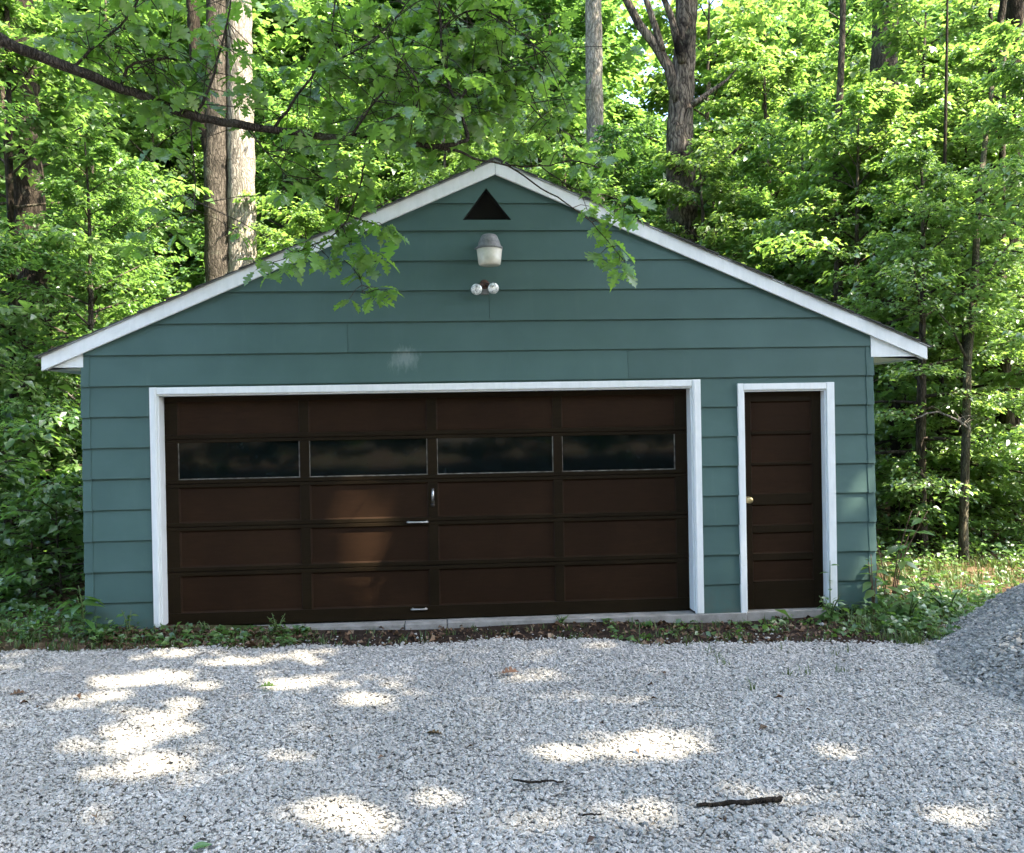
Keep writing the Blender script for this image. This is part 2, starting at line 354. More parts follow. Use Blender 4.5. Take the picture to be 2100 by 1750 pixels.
OAK = [(0.0, 0.006), (0.14, 0.010), (0.20, 0.07), (0.27, 0.17), (0.33, 0.06), (0.42, 0.25), (0.50, 0.25), (0.52, 0.07), (0.62, 0.29), (0.72, 0.27), (0.72, 0.09), (0.82, 0.19), (0.88, 0.15), (0.89, 0.07), (1.0, 0.01)]
WEED = [(0.0, 0.008), (0.10, 0.012), (0.18, 0.10), (0.32, 0.19), (0.48, 0.22), (0.65, 0.18), (0.82, 0.09), (1.0, 0.004)]
def frames(D, Nn):
    D = unit(D); Nn = unit(Nn - D * (Nn * D).sum(1, keepdims=True)); return D, np.cross(Nn, D), Nn
def stamp(shape, P, D, Nn, L):
    """copies of an outline leaf joined into one vertex/face list"""
    v0, f0 = shape; D, S, Nn = frames(D, Nn); L = L[:, None, None]
    V = P[:, None] + L * (v0[None, :, 0:1] * D[:, None] + v0[None, :, 1:2] * S[:, None] + v0[None, :, 2:3] * Nn[:, None])
    F = (np.array(f0)[None] + (np.arange(len(P)) * len(v0))[:, None, None]).reshape(-1, 4)
    return V.reshape(-1, 3), F
def rot_of(d, nrm):
    d, s, n_ = (x[0] for x in frames(np.array([d], float), np.array([nrm], float)))
    return Matrix(((d[0], s[0], n_[0]), (d[1], s[1], n_[1]), (d[2], s[2], n_[2])))

# ------------------------------------------------------------------ ground
GZ = -0.09
EDGE = [(-14, -0.6), (-3.9, -0.47), (-2.6, -0.56), (-1.55, -0.68), (0.14, -0.66), (1.0, -0.80), (1.97, -1.02), (3.5, -1.26), (9, -1.4), (16, -1.7)]
EX = np.array([a for a, b in EDGE]); EY = np.array([b for a, b in EDGE])
def edge_y(x): return np.interp(x, EX, EY) + 0.05 * np.sin(x * 3.1) + 0.035 * np.sin(x * 7.7 + 1)
def gz(x, y):
    x = np.asarray(x, float); y = np.asarray(y, float)
    z = np.full(np.broadcast(x, y).shape, GZ)
    wild = np.clip((y - edge_y(x)) / 0.8, 0, 1)
    z = z + wild * (0.02 * np.sin(x * 2.1 + y) + 0.02 * np.sin(y * 2.7 - x * 0.6))
    z = z + 0.075 * np.clip((-2.2 - x) / 1.0, 0, 1) * np.clip((y + 0.55) / 0.4, 0, 1)
    far = np.clip((np.hypot(x, y - 2) - 9) / 30, 0, 1)
    return z + far * (0.25 * np.sin(x * 0.23) + 0.3 * np.sin(y * 0.19 + 1)) 
def grid(name, xs, ys, m, dz=0.0, keep=None):
    X, Y = np.meshgrid(xs, ys); Z = gz(X, Y) + dz
    V = np.stack([X, Y, Z], -1).reshape(-1, 3); nx = len(xs)
    F = [(j * nx + i, j * nx + i + 1, (j + 1) * nx + i + 1, (j + 1) * nx + i) for j in range(len(ys) - 1) for i in range(nx - 1)]
    me = np_mesh(name, V, np.array(F), m, True); o = link(name, me); o['kind'] = 'structure'; return o
def span(*p): return np.unique(np.concatenate([np.linspace(a, b, n) for a, b, n in p]))
grid('ground', span((-140, -12, 40), (-12, 12, 110), (12, 140, 40)), span((-80, -8, 30), (-8, 10, 90), (10, 150, 50)), MT['floor'])
# driveway sheet
xs = np.linspace(-14, 16, 121); V = []; F = []
for i, x in enumerate(xs):
    for t in np.linspace(0, 1, 9):
        e = float(edge_y(x)); y = e + (-22 - e) * t; V.append((x, y, GZ + 0.006))
for i in range(120):
    for j in range(8):
        a = i * 9 + j; F.append((a, a + 1, a + 10, a + 9))
o = link('gravel_driveway', np_mesh('gravel_driveway', V, np.array(F), MT['bed'], True)); o['kind'] = 'structure'
# bare soil strip along the front
V = []; F = []; xs = np.linspace(-1.75, 3.75, 80)
for x in xs:
    e = float(edge_y(x)) - 0.03
    for t in np.linspace(0, 1, 5): y = e + (0.0 - e) * t; V.append((x, y, float(gz(x, y)) + 0.004))
for i in range(79):
    for j in range(4): a = i * 5 + j; F.append((a, a + 5, a + 6, a + 1))
o = link('soil_bed', np_mesh('soil_bed', V, np.array(F), MT['soil'], True)); o['kind'] = 'structure'
# open grassy ground beyond the wood on the right
V = []; F = []
ring = [(np.cos(a) * (1 + 0.12 * np.sin(3 * a)), np.sin(a) * (1 + 0.1 * np.cos(4 * a))) for a in np.linspace(0, 2 * np.pi, 40, endpoint=False)]
for k in range(6):
    for cx, cy in ring:
        x, y = 12.5 + cx * 7.5 * k / 5, 14.0 + cy * 5.5 * k / 5; V.append((x, y, float(gz(x, y)) + 0.008))
for k in range(5):
    for j in range(40): j2 = (j + 1) % 40; F.append((k * 40 + j, (k + 1) * 40 + j, (k + 1) * 40 + j2, k * 40 + j2))
o = link('meadow', np_mesh('meadow', V, np.array(F), MT['meadow'], True)); o['kind'] = 'structure'

# ------------------------------------------------------------------ garage
SL = 0.43; PX = 0.09                      # roof slope, ridge x
WL, WR, DEP = -3.65, 3.65, 7.3
def rake_z(x, top): return top - SL * abs(x - PX)
G = thing('garage', (0, 0, GZ), 'teal lap-sided two-car garage with white trim and brown doors', 'garage')
ZC = [-0.045, 0.232, 0.511, 0.791, 1.071, 1.352, 1.631, 1.911, 2.188, 2.467, 2.745, 3.030, 3.304, 3.580, 3.833, 4.12]
GO = (-3.01, 1.909, 2.105)                 # garage opening x0, x1, top
MO = (2.402, 3.205, 2.062)                 # man door opening

def clip(poly, a, b, c):                   # keep a x + b z <= c
    out = []
    for i in range(len(poly)):
        p, q = poly[i], poly[(i + 1) % len(poly)]
        dp, dq = a * p[0] + b * p[1] - c, a * q[0] + b * q[1] - c
        if dp <= 0: out.append(p)
        if dp * dq < 0:
            t = dp / (dp - dq); out.append((p[0] + t * (q[0] - p[0]), p[1] + t * (q[1] - p[1])))
    return out
def rect(x0, x1, z0, z1): return [(x0, z0), (x1, z0), (x1, z1), (x0, z1)]
def notch(x0, x1, z0, z1):                 # pieces of a strip left by the two openings, grouped when they touch
    ops = [(GO[0] - 0.02, GO[1] + 0.02, GO[2] + 0.02), (MO[0] - 0.02, MO[1] + 0.02, MO[2] + 0.02)]
    full = [o for o in ops if z1 <= o[2]]; part = [o for o in ops if z0 < o[2] < z1]
    cuts = [x0] + [v for o in full for v in (o[0], o[1])] + [x1]
    groups = []
    for i in range(0, len(cuts), 2):
        a, b = cuts[i], cuts[i + 1]; polys = []; cur = a
        for o in part:
            if a < o[0] and o[1] < b:
                polys.append(rect(cur, o[0], z0, z1)); polys.append(rect(o[0], o[1], o[2], z1)); cur = o[1]
        polys.append(rect(cur, b, z0, z1)); groups.append(polys)
    return groups
VENT = [(0.005, 3.975), (-0.218, 3.679), (0.234, 3.679)]
def vent_cut(polys):
    out = []
    for p in polys:
        lo = clip(p, 0, 1, 3.679); mid = clip(clip(p, 0, -1, -3.679), 0, 1, 3.975); hi = clip(p, 0, -1, -3.975)
        for q in (lo, hi):
            if len(q) > 2: out.append(q)
        if len(mid) > 2:
            # left of the left edge / right of the right edge
            (ax, az), (lx, lz), (rx, rz) = VENT
            k = (ax - lx) / (az - lz); q = clip(mid, 1, -k, lx - k * lz)
            if len(q) > 2: out.append(q)
            k = (ax - rx) / (az - rz); q = clip(mid, -1, k, -(rx - k * rz))
            if len(q) > 2: out.append(q)
    return out
JOINT = {8: 1.306, 9: -1.29, 10: 0.015}
rs = random.Random(4)
for k in range(len(ZC) - 1):
    z0, z1 = ZC[k], ZC[k + 1]
    groups = notch(WL + 0.002, WR - 0.002, z0, z1)
    if k in JOINT:
        j = JOINT[k]; groups = [[clip(p, 1, 0, j - 0.0012) for g in groups for p in g], [clip(p, -1, 0, -j - 0.0012) for g in groups for p in g]]
    for g in groups:
        g = [clip(clip(p, SL, 1, 4.17 + SL * PX), -SL, 1, 4.17 - SL * PX) for p in g if len(p) > 2]
        g = [p for p in g if len(p) > 2]
        if k >= 13: g = vent_cut(g)
        if not g: continue
        mb = MB(); wob = rs.uniform(-0.0015, 0.0015)
        for p in g: mb.prism_y(p, lambda z: -0.029 - wob + 0.022 * (z - z0) / (z1 - z0), -0.001)
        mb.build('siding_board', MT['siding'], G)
# corner caps, one for each course
for k in range(9):
    z0, z1 = ZC[k] - 0.004, min(ZC[k + 1], 2.47) - 0.004
    for sx, X in ((-1, WL), (1, WR)):
        fl = rs.uniform(0.0, 0.006)
        a, b = (X - 0.024 - fl, X + 0.048) if sx < 0 else (X - 0.045, X + 0.024 + fl)
        mb = MB(); mb.prism_y(rect(a, b, z0, z1), lambda z: -0.036 + 0.021 * (z - z0) / (z1 - z0), 0.0 if sx else 0)
        ya, yb = 0.001, 0.055
        mb.box(min(X, X + sx * 0.022), max(X, X + sx * 0.022), ya, yb, z0, z1)
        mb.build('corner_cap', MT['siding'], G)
# side and rear boards
for k in range(9):
    z0, z1 = ZC[k], min(ZC[k + 1], 2.44)
    for sx, X in ((-1, WL), (1, WR)):
        v = []
        for yy in (0.056, DEP): v += [(X + sx * 0.019, yy, z0), (X + sx * 0.006, yy, z1), (X + sx * 0.001, yy, z1), (X + sx * 0.001, yy, z0)]
        f = [(0, 4, 5, 1), (1, 5, 6, 2), (2, 6, 7, 3), (3, 7, 4, 0), (0, 1, 2, 3), (4, 7, 6, 5)]
        if sx < 0: f = [q[::-1] for q in f]
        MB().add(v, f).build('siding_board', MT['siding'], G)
for k in range(len(ZC) - 1):
    p = clip(clip(rect(WL, WR, ZC[k], ZC[k + 1]), SL, 1, 4.17 + SL * PX), -SL, 1, 4.17 - SL * PX)
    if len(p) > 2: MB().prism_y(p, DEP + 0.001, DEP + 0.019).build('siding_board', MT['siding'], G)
# wall core with the openings
mb = MB()
for p in (rect(WL, GO[0], -0.12, GO[2]), rect(GO[1], MO[0], -0.12, MO[2]), rect(MO[1], WR, -0.12, MO[2]), rect(WL, GO[1], GO[2], 2.44), rect(GO[1], WR, MO[2], 2.44)): mb.prism_y(p, 0.0, 0.11)
gab = [(WL, 2.44), (WR, 2.44), (WR, 4.17 - SL * (WR - PX)), (PX, 4.17), (WL, 4.17 - SL * (PX - WL))]
for p in vent_cut([gab]): mb.prism_y(p, 0.0, 0.11)
mb.box(WL, WL + 0.1, 0.11, DEP, -0.12, 2.44); mb.box(WR - 0.1, WR, 0.11, DEP, -0.12, 2.44); mb.prism_y(gab, DEP - 0.1, DEP); mb.box(WL + .1, WR - .1, DEP - .1, DEP, -.12, 2.44)
mb.build('wall_frame', MT['dark'], G)
mb = MB().box(-0.30, 0.32, 0.14, 0.30, 3.62, 4.0); vb = mb.build('gable_vent', MT['dark'], G)  # dark backing box; its colour stands for the unlit attic behind the hole
# floor slab and sill
MB().box(WL + 0.1, WR - 0.1, 0.12, DEP - 0.1, -0.16, -0.05).build('floor_slab', MT['concrete'], G)
for a, b, y0, zt in ((-3.0, -1.75, 0.02, -0.055), (-1.745, -0.823, -0.035, -0.050), (-0.815, -0.434, -0.045, -0.046), (-0.424, 0.62, -0.040, -0.043), (0.626, 2.396, -0.05, -0.040), (2.40, 3.21, -0.03, -0.040)):
    MB().box(a, b, y0, 0.125, -0.16, zt).build('concrete_sill', MT['concrete'], G, bevel=0.006)
# roof: rake boards, eave boxes, deck, shingle courses, drip edge
XL, XR = -4.0, 4.19; RT = 4.235
def sloped(side, top, x_out, dz0, dz1, y0, y1):     # band following the roof slope from the ridge to x_out
    xi = PX; zi = top
    zo = rake_z(x_out, top)
    return [(xi, y0, zi + dz0), (x_out, y0, zo + dz0), (x_out, y0, zo + dz1), (xi, y0, zi + dz1), (xi, y1, zi + dz0), (x_out, y1, zo + dz0), (x_out, y1, zo + dz1), (xi, y1, zi + dz1)]
BOXF = [(0, 1, 2, 3), (4, 7, 6, 5), (0, 4, 5, 1), (1, 5, 6, 2), (2, 6, 7, 3), (3, 7, 4, 0)]
for xo in (XL, XR):
    fl = xo > 0
    fix = (lambda fs: [f[::-1] for f in fs]) if not fl else (lambda fs: fs)
    sg = 0.0015 if fl else -0.0015
    v = sloped(0, RT - 0.02, xo, -0.126, 0.0, -0.062, -0.034); v = [(x + (sg if abs(x - PX) < 1e-6 else 0), y, z) for x, y, z in v]
    MB().add(v, fix(BOXF)).build('rake_board', MT['white'], G, bevel=0.004)
    v = sloped(0, RT - 0.02, xo, -0.050, 0.0, -0.033, DEP + 0.05)
    MB().add(v, fix(BOXF)).build('roof_deck', MT['dark'], G)
    v = sloped(0, RT - 0.0195, xo + (0.02 if fl else -0.02), 0.0, 0.009, -0.074, DEP + 0.08)
    MB().add(v, fix(BOXF)).build('drip_edge', MT['drip'], G)
    # shingle courses, each lapping the one below it
    Lh = abs(xo - PX) + 0.04; nc = 32
    for i in range(nc):
        a, b = PX + (1 if fl else -1) * Lh * i / nc, PX + (1 if fl else -1) * (Lh * (i + 1) / nc + 0.008)
        za, zb = rake_z(a, RT - 0.010), rake_z(b, RT - 0.010)
        jit = rs.uniform(-0.022, 0.010); y0 = -0.080 + jit
        vs = [(a, y0, za + 0.0005), (b, y0, zb + 0.002), (b, y0, zb + 0.017), (a, y0, za + 0.005), (a, DEP + .09, za + 0.0005), (b, DEP + .09, zb + 0.002), (b, DEP + .09, zb + 0.017), (a, DEP + .09, za + 0.005)]
        MB().add(vs, fix(BOXF)).build('shingle_course', MT['shingle'], G)
    # boxed eave: end panel, fascia, soffit
    X = WL if not fl else WR; s = 1 if fl else -1
    zs = 2.362
    zin = rake_z(X, RT - 0.16); zout = rake_z(xo, RT - 0.16)
    poly = [(X + s * 0.003, zs), (xo - s * 0.03, zs), (xo - s * 0.03, zout + 0.02), (X + s * 0.003, zin + 0.02)]
    MB().prism_y(poly if fl else poly[::-1], -0.026, -0.008).build('eave_end_panel', MT['white'], G)
    a, b = sorted((xo - s * 0.022, xo - s * 0.002)); MB().box(a, b, -0.030, DEP, zs - 0.02, rake_z(xo, RT - 0.03) - 0.01).build('fascia', MT['white'], G)
    a, b = sorted((X + s * 0.03, xo - s * 0.023)); MB().box(a, b, -0.007, DEP, zs - 0.004, zs + 0.012).build('soffit', MT['white'], G)
MB().add([(PX - 0.12, -0.085, 4.178), (PX, -0.085, 4.232), (PX + 0.12, -0.085, 4.178), (PX - 0.12, -0.085, 4.19), (PX, -0.085, 4.246), (PX + 0.12, -0.085, 4.19)] +
         [(PX - 0.12, DEP + .1, 4.178), (PX, DEP + .1, 4.232), (PX + 0.12, DEP + .1, 4.178), (PX - 0.12, DEP + .1, 4.19), (PX, DEP + .1, 4.246), (PX + 0.12, DEP + .1, 4.19)],
         [(0, 1, 4, 3), (1, 2, 5, 4), (3, 4, 10, 9), (4, 5, 11, 10), (6, 9, 10, 7), (7, 10, 11, 8), (0, 3, 9, 6), (2, 8, 11, 5), (0, 6, 7, 1), (1, 7, 8, 2)]).build('ridge_cap', MT['shingle'], G)
# white trim round both openings
def casing(op, wl, wr, wt, zb_l, zb_r, dj, name):
    x0, x1, zt = op
    MB().box(x0 - wl, x0 - 0.001, -0.044, 0.0, zb_l, zt + wt).build('side_casing', MT['white'], G, bevel=0.004)
    MB().box(x1 + 0.001, x1 + wr, -0.044, 0.0, zb_r, zt + wt).build('side_casing', MT['white'], G, bevel=0.004)
    MB().box(x0 + 0.001, x1 - 0.001, -0.042, 0.0, zt + 0.001, zt + wt - 0.002).build('head_casing', MT['white'], G, bevel=0.004)
    # inner stop moulding and jamb
    MB().box(x0 - 0.0005, x0 + 0.014, -0.020, dj, zb_l + 0.02, zt - 0.016).build('jamb', MT['white'], G, bevel=0.003)
    MB().box(x1 - 0.014, x1 + 0.0005, -0.020, dj, zb_r + 0.02, zt - 0.016).build('jamb', MT['white'], G, bevel=0.003)
    MB().box(x0, x1, -0.022, dj, zt - 0.015, zt).build('head_jamb', MT['white'], G, bevel=0.003)
casing(GO, 0.062, 0.080, 0.066, -0.02, -0.035, 0.125, 'garage')
MB().box(GO[1] + 0.014, GO[1] + 0.030, -0.053, -0.0445, -0.03, GO[2] + 0.055).build('casing_bead', MT['white'], G, bevel=0.002)
MB().box(GO[0] - 0.026, GO[0] - 0.012, -0.053, -0.0445, -0.015, GO[2] + 0.055).build('casing_bead', MT['white'], G, bevel=0.002)
casing(MO, 0.056, 0.076, 0.064, -0.060, -0.010, 0.075, 'man')

# garage door
yd = 0.118
GD = MB().box(GO[0] + 0.016, GO[1] - 0.016, yd + 0.020, yd + 0.034, -0.035, GO[2] - 0.02).build('garage_door', MT['panel'], G)
stile = [(-2.994, -2.879), (-1.770, -1.684), (-0.586, -0.497), (0.604, 0.688), (1.778, 1.894)]
rows = [(2.040, 1.735), (1.660, 1.318), (1.246, 0.920), (0.846, 0.508), (0.428, 0.086)]      # clear openings
joints = [1.692, 1.280, 0.882, 0.468]
hb = [GO[2] - 0.018] + joints + [-0.036]
for r in range(5):
    zt, zb = hb[r] - 0.003, hb[r + 1] + 0.003
    ot, ob = rows[r]
    MB().box(-2.994, 1.894, yd - 0.005, yd + 0.019, ot, zt).build('rail', MT['brown'], GD, bevel=0.003)
    MB().box(-2.994, 1.894, yd - 0.005, yd + 0.019, zb, ob).build('rail', MT['brown'], GD, bevel=0.003)
    for a, b in stile: MB().box(a, b, yd - 0.003, yd + 0.019, ob + 0.0005, ot - 0.0005).build('stile', MT['brown'], GD, bevel=0.003)
    for i in range(4):
        a, b = stile[i][1], stile[i + 1][0]
        if r == 1:
            MB().box(a + 0.001, b - 0.001, yd + 0.012, yd + 0.016, ob + 0.001, ot - 0.001).build('window_pane', MT['glass'], GD)
            bead = MB(); 
            bead.box(a + .001, b - .001, yd + 0.004, yd + 0.0115, ob + .001, ob + .010); bead.box(b - .010, b - .001, yd + .004, yd + .0115, ob + .0105, ot - .001)
            bead.box(a + .001, a + .007, yd + .005, yd + .0115, ob + .0105, ot - .001); pass
            bead.build('glazing_bead', MT['putty'], GD)
        else:
            # recessed panel with a sloping margin
            v = [(a, yd + .0055, ob), (b, yd + .0055, ob), (b, yd + .0055, ot), (a, yd + .0055, ot)]
            q = 0.013; v += [(a + q, yd + .017, ob + q), (b - q, yd + .017, ob + q), (b - q, yd + .017, ot - q), (a + q, yd + .017, ot - q)]
            MB().add(v, [(4, 5, 6, 7), (0, 1, 5, 4), (1, 2, 6, 5), (2, 3, 7, 6), (3, 0, 4, 7)]).build('door_panel', MT['panel'], GD)
# handles and lock
def pull(x0, x1, z):
    mb = MB(); y = yd - 0.006
    for x in (x0 + .014, x1 - .014): mb.lathe([(0.012, 0.0), (0.013, 0.006), (0.009, 0.016), (0.007, 0.028)], (x, y, z), 10, (0, -1, 0))
    mb.tube([(x0, y - .022, z), (x0 + .02, y - .030, z), ((x0 + x1) / 2, y - .032, z), (x1 - .02, y - .030, z), (x1, y - .022, z)], [0.008, 0.010, 0.008, 0.010, 0.008], 8)
    mb.build('lift_handle', MT['metal'], GD, True)
pull(-0.790, -0.590, 0.878); pull(-0.765, -0.612, 0.062)
mb = MB(); mb.box(-0.556, -0.528, yd - .012, yd - .004, 1.05, 1.19); mb.build('lock_plate', MT['blackmetal'], GD, bevel=.003)
MB().tube([(-0.537, yd - .018, 1.180), (-0.540, yd - .045, 1.165), (-0.542, yd - .048, 1.12), (-0.544, yd - .040, 1.080)], [0.008, 0.011, 0.012, 0.009], 8).build('turn_handle', MT['metal'], GD, True)
MB().lathe([(0.019, 0), (0.020, .006), (.014, .016), (.006, .018)], (-0.544, yd - .004, 1.035), 12, (0, -1, 0)).build('key_lock', MT['blackmetal'], GD, True)

# man door, six stacked panels
ym = 0.062
MD = MB().box(MO[0] + .016, MO[1] - .016, ym + .022, ym + .036, -0.035, MO[2] - .018).build('side_door', MT['panel'], G)
px0, px1 = 2.500, 3.098
pr = [(1.954, 1.668), (1.640, 1.370), (1.346, 1.068), (0.965, 0.768), (0.698, 0.498), (0.432, 0.232)]
MB().box(MO[0] + .017, px0, ym - .003, ym + .021, -.034, MO[2] - .019).build('stile', MT['brown'], MD, bevel=.003)
MB().box(px1, MO[1] - .017, ym - .003, ym + .021, -.034, MO[2] - .019).build('stile', MT['brown'], MD, bevel=.003)
zz = [MO[2] - .019] + [v for p in pr for v in p] + [-0.034]
for i in range(0, len(zz), 2): MB().box(px0 + .0005, px1 - .0005, ym - .002, ym + .021, zz[i + 1], zz[i]).build('rail', MT['brown'], MD, bevel=.003)
for t, b in pr:
    v = [(px0, ym + .006, b), (px1, ym + .006, b), (px1, ym + .006, t), (px0, ym + .006, t)]; q = .012
    v += [(px0 + q, ym + .0185, b + q), (px1 - q, ym + .0185, b + q), (px1 - q, ym + .0185, t - q), (px0 + q, ym + .0185, t - q)]
    MB().add(v, [(4, 5, 6, 7), (0, 1, 5, 4), (1, 2, 6, 5), (2, 3, 7, 6), (3, 0, 4, 7)]).build('door_panel', MT['panel'], MD)
MB().lathe([(0.032, 0), (0.033, .006), (.014, .012), (.013, .035), (.028, .045), (.033, .058), (.030, .070), (.016, .076)], (2.458, ym - .003, 1.018), 18, (0, -1, 0)).build('door_knob', MT['brass'], MD, True)

# lamps on the gable
L = thing('yard_light', (0.018, -0.02, 3.42), 'grey barn light with pale tapered lens below the triangular vent', 'wall lamp')
cx, cy = 0.018, -0.185
MB().lathe([(0.118, 3.372), (0.122, 3.378), (0.121, 3.390), (0.106, 3.400), (0.100, 3.430), (0.074, 3.490), (0.058, 3.504), (0.02, 3.508)], (cx, cy, 0), 28).build('housing', MT['housing'], L, True)
MB().lathe([(0.088, 3.226), (0.098, 3.232), (0.104, 3.262), (0.116, 3.371)], (cx, cy, 0), 28).build('lens', MT['lens'], L, True)
MB().tube([(cx, -0.018, 3.455), (cx, -0.07, 3.455), (cx, -0.13, 3.450)], [0.026, 0.026, 0.03], 10).build('arm', MT['housing'], L, True)
MB().box(cx - .05, cx + .05, -.034, -.016, 3.40, 3.51).build('wall_plate', MT['housing'], L, bevel=.004)
MB().box(cx - .135, cx - .112, cy - .012, cy + .012, 3.374, 3.384).build('latch', MT['housing'], L, bevel=.002)
L = thing('floodlight', (-0.026, -0.02, 3.05), 'twin reflector bulb floodlight on a rusty bracket above the garage door', 'wall lamp')
MB().lathe([(.045, 0), (.047, .012), (.03, .03), (.012, .034)], (-0.026, -.018, 3.078), 16, (0, -1, 0)).build('wall_plate', MT['rust'], L, True)
for bx, tx, bz in ((-0.104, -0.05, 3.016), (0.052, 0.0, 3.024)):
    a = np.array([tx, -0.05, 3.075]); c = np.array([bx, -0.145, bz]); d = unit(c - a)
    MB().tube([a, a + (c - a) * .25, a + (c - a) * .5], [.018, .021, .024], 10).build('socket', MT['rust'], L, True)
    f = unit(np.array([(bx + .026) * 1.6, -1.0, -0.28]))
    MB().lathe([(.020, -.075), (.026, -.055), (.046, -.018), (.052, -.004), (.050, .004), (.036, .012), (.015, .016)], c, 20, f).build('reflector_bulb', MT['bulb'], L, True)
MB().box(-0.065, 0.015, -0.034, -0.022, 2.985, 3.05).build('junction_box', MT['housing'], L, bevel=.003)

# ------------------------------------------------------------------ gravel
def stone_group(name, m, seeds):
    ng = bpy.data.node_groups.new(name, 'GeometryNodeTree')
    ng.interface.new_socket('Geometry', in_out='INPUT', socket_type='NodeSocketGeometry')
    ng.interface.new_socket('Geometry', in_out='OUTPUT', socket_type='NodeSocketGeometry')
    n = ng.nodes; l = ng.links
    gi = n.new('NodeGroupInput'); go = n.new('NodeGroupOutput'); jn = n.new('GeometryNodeJoinGeometry')
    for sd in seeds:
        ico = n.new('GeometryNodeMeshIcoSphere'); ico.inputs['Radius'].default_value = 1.0; ico.inputs['Subdivisions'].default_value = 2
        ns = n.new('ShaderNodeTexNoise'); ns.noise_dimensions = '4D'; ns.inputs['W'].default_value = sd * 3.7; ns.inputs['Scale'].default_value = 0.8; ns.inputs['Detail'].default_value = 1.0
        sub = n.new('ShaderNodeVectorMath'); sub.operation = 'SUBTRACT'; sub.inputs[1].default_value = (0.5, 0.5, 0.5)
        sc = n.new('ShaderNodeVectorMath'); sc.operation = 'SCALE'; sc.inputs['Scale'].default_value = 2.4
        sp = n.new('GeometryNodeSetPosition'); gin = n.new('GeometryNodeGeometryToInstance'); sm = n.new('GeometryNodeSetMaterial'); sm.inputs['Material'].default_value = m
        l.new(ns.outputs['Color'], sub.inputs[0]); l.new(sub.outputs[0], sc.inputs[0]); l.new(sc.outputs[0], sp.inputs['Offset'])
        l.new(ico.outputs[0], sp.inputs['Geometry']); l.new(sp.outputs[0], sm.inputs[0]); l.new(sm.outputs[0], gin.inputs[0]); l.new(gin.outputs[0], jn.inputs[0])
    ip = n.new('GeometryNodeInstanceOnPoints'); ip.inputs['Pick Instance'].default_value = True
    rv = n.new('FunctionNodeRandomValue'); rv.data_type = 'INT'
    for s_ in rv.inputs:
        if s_.name == 'Max' and s_.type == 'INT': s_.default_value = len(seeds) - 1
        if s_.name == 'Min' and s_.type == 'INT': s_.default_value = 0
    io = [s_ for s_ in rv.outputs if s_.type == 'INT'][0]
    na = n.new('GeometryNodeInputNamedAttribute'); na.data_type = 'FLOAT_VECTOR'; na.inputs[0].default_value = 'rot'
    nb = n.new('GeometryNodeInputNamedAttribute'); nb.data_type = 'FLOAT_VECTOR'; nb.inputs[0].default_value = 'scl'
    l.new(gi.outputs[0], ip.inputs['Points']); l.new(jn.outputs[0], ip.inputs['Instance']); l.new(io, ip.inputs['Instance Index'])
    l.new(na.outputs[0], ip.inputs['Rotation']); l.new(nb.outputs[0], ip.inputs['Scale']); l.new(ip.outputs[0], go.inputs[0])
    return ng
def stones(name, P, r, m, parent=None, seeds=(1, 2, 3, 4, 5)):
    k = len(P); g = np.random.default_rng(len(P))
    me = bpy.data.meshes.new(name); me.vertices.add(k); me.vertices.foreach_set('co', np.asarray(P, np.float32).ravel()); me.materials.append(m)
    a = me.attributes.new('rot', 'FLOAT_VECTOR', 'POINT'); a.data.foreach_set('vector', np.stack([g.normal(0, .30, k), g.normal(0, .30, k), g.uniform(0, 6.28, k)], 1).astype(np.float32).ravel())
    sc = np.stack([r * g.uniform(.95, 1.4, k), r * g.uniform(.75, 1.1, k), r * g.uniform(.42, .70, k)], 1).astype(np.float32)
    a = me.attributes.new('scl', 'FLOAT_VECTOR', 'POINT'); a.data.foreach_set('vector', sc.ravel()); me.update()
    o = link(name, me, parent); o['kind'] = 'stuff'
    md = o.modifiers.new('scatter', 'NODES'); md.node_group = stone_group(name, m, seeds); return o
g = np.random.default_rng(11)
k = 620000
P = np.stack([g.uniform(-7.5, 8.0, k), g.uniform(-6.4, 0.1, k)], 1)
D = (P[:, 1] - CAM[1]); inside = (P[:, 0] > CAM[0] - 0.62 * D - 1.3) & (P[:, 0] < CAM[0] + 0.72 * D + 1.0)
ed = edge_y(P[:, 0]) + g.normal(0, 0.035, k); stray = (g.random(k) < 0.05 * np.exp(-(P[:, 1] - ed) / 0.16)) & (P[:, 1] < -0.06)
P = P[inside & ((P[:, 1] < ed) | stray)]; k = len(P)
mound = 0.012 * np.sin(P[:, 0] * 1.7 + 0.6 * P[:, 1]) + 0.010 * np.sin(P[:, 1] * 3.1 - P[:, 0]) + 0.016 * np.sin(P[:, 0] * 4.1 + 0.9 * np.sin(P[:, 1] * 1.3))
Z = GZ + 0.012 + np.abs(mound) * 0.8 + g.uniform(-0.004, 0.005, k)
stones('gravel', np.column_stack([P, Z]), 0.0071 * np.exp(g.normal(0, 0.34, k)), MT['stone'])['label'] = 'pale crushed limestone gravel of the driveway'
# gravel pile
PC, PR, PS = np.array([5.42, -2.58]), 2.34, 0.62
def pile_z(x, y):
    d = np.hypot(x - PC[0], y - PC[1]); an = np.arctan2(y - PC[1], x - PC[0])
    R = PR * (1 + 0.035 * np.sin(3 * an + 1) + 0.025 * np.sin(7 * an) + 0.012 * np.sin(17 * an + 2))
    h = (R - d) * PS
    h = np.where(d < 0.5, (R - 0.5) * PS + (0.25 - d * d) * PS, h)
    foot = np.clip((R - d) / 0.35, -1, 1); return np.where(h < 0.24, 0.24 * (np.clip(h / 0.24, 0, 1) ** 1.35), h + np.clip(h - .2, 0, .3) * .16 * (np.sin(9 * an + 3 * d) + np.sin(5.3 * d + 2 * an))) + GZ
pile = thing('gravel_pile', (PC[0], PC[1], GZ), 'tall heap of blue-grey gravel at the right edge of the driveway', 'gravel pile')
V = []; F = []
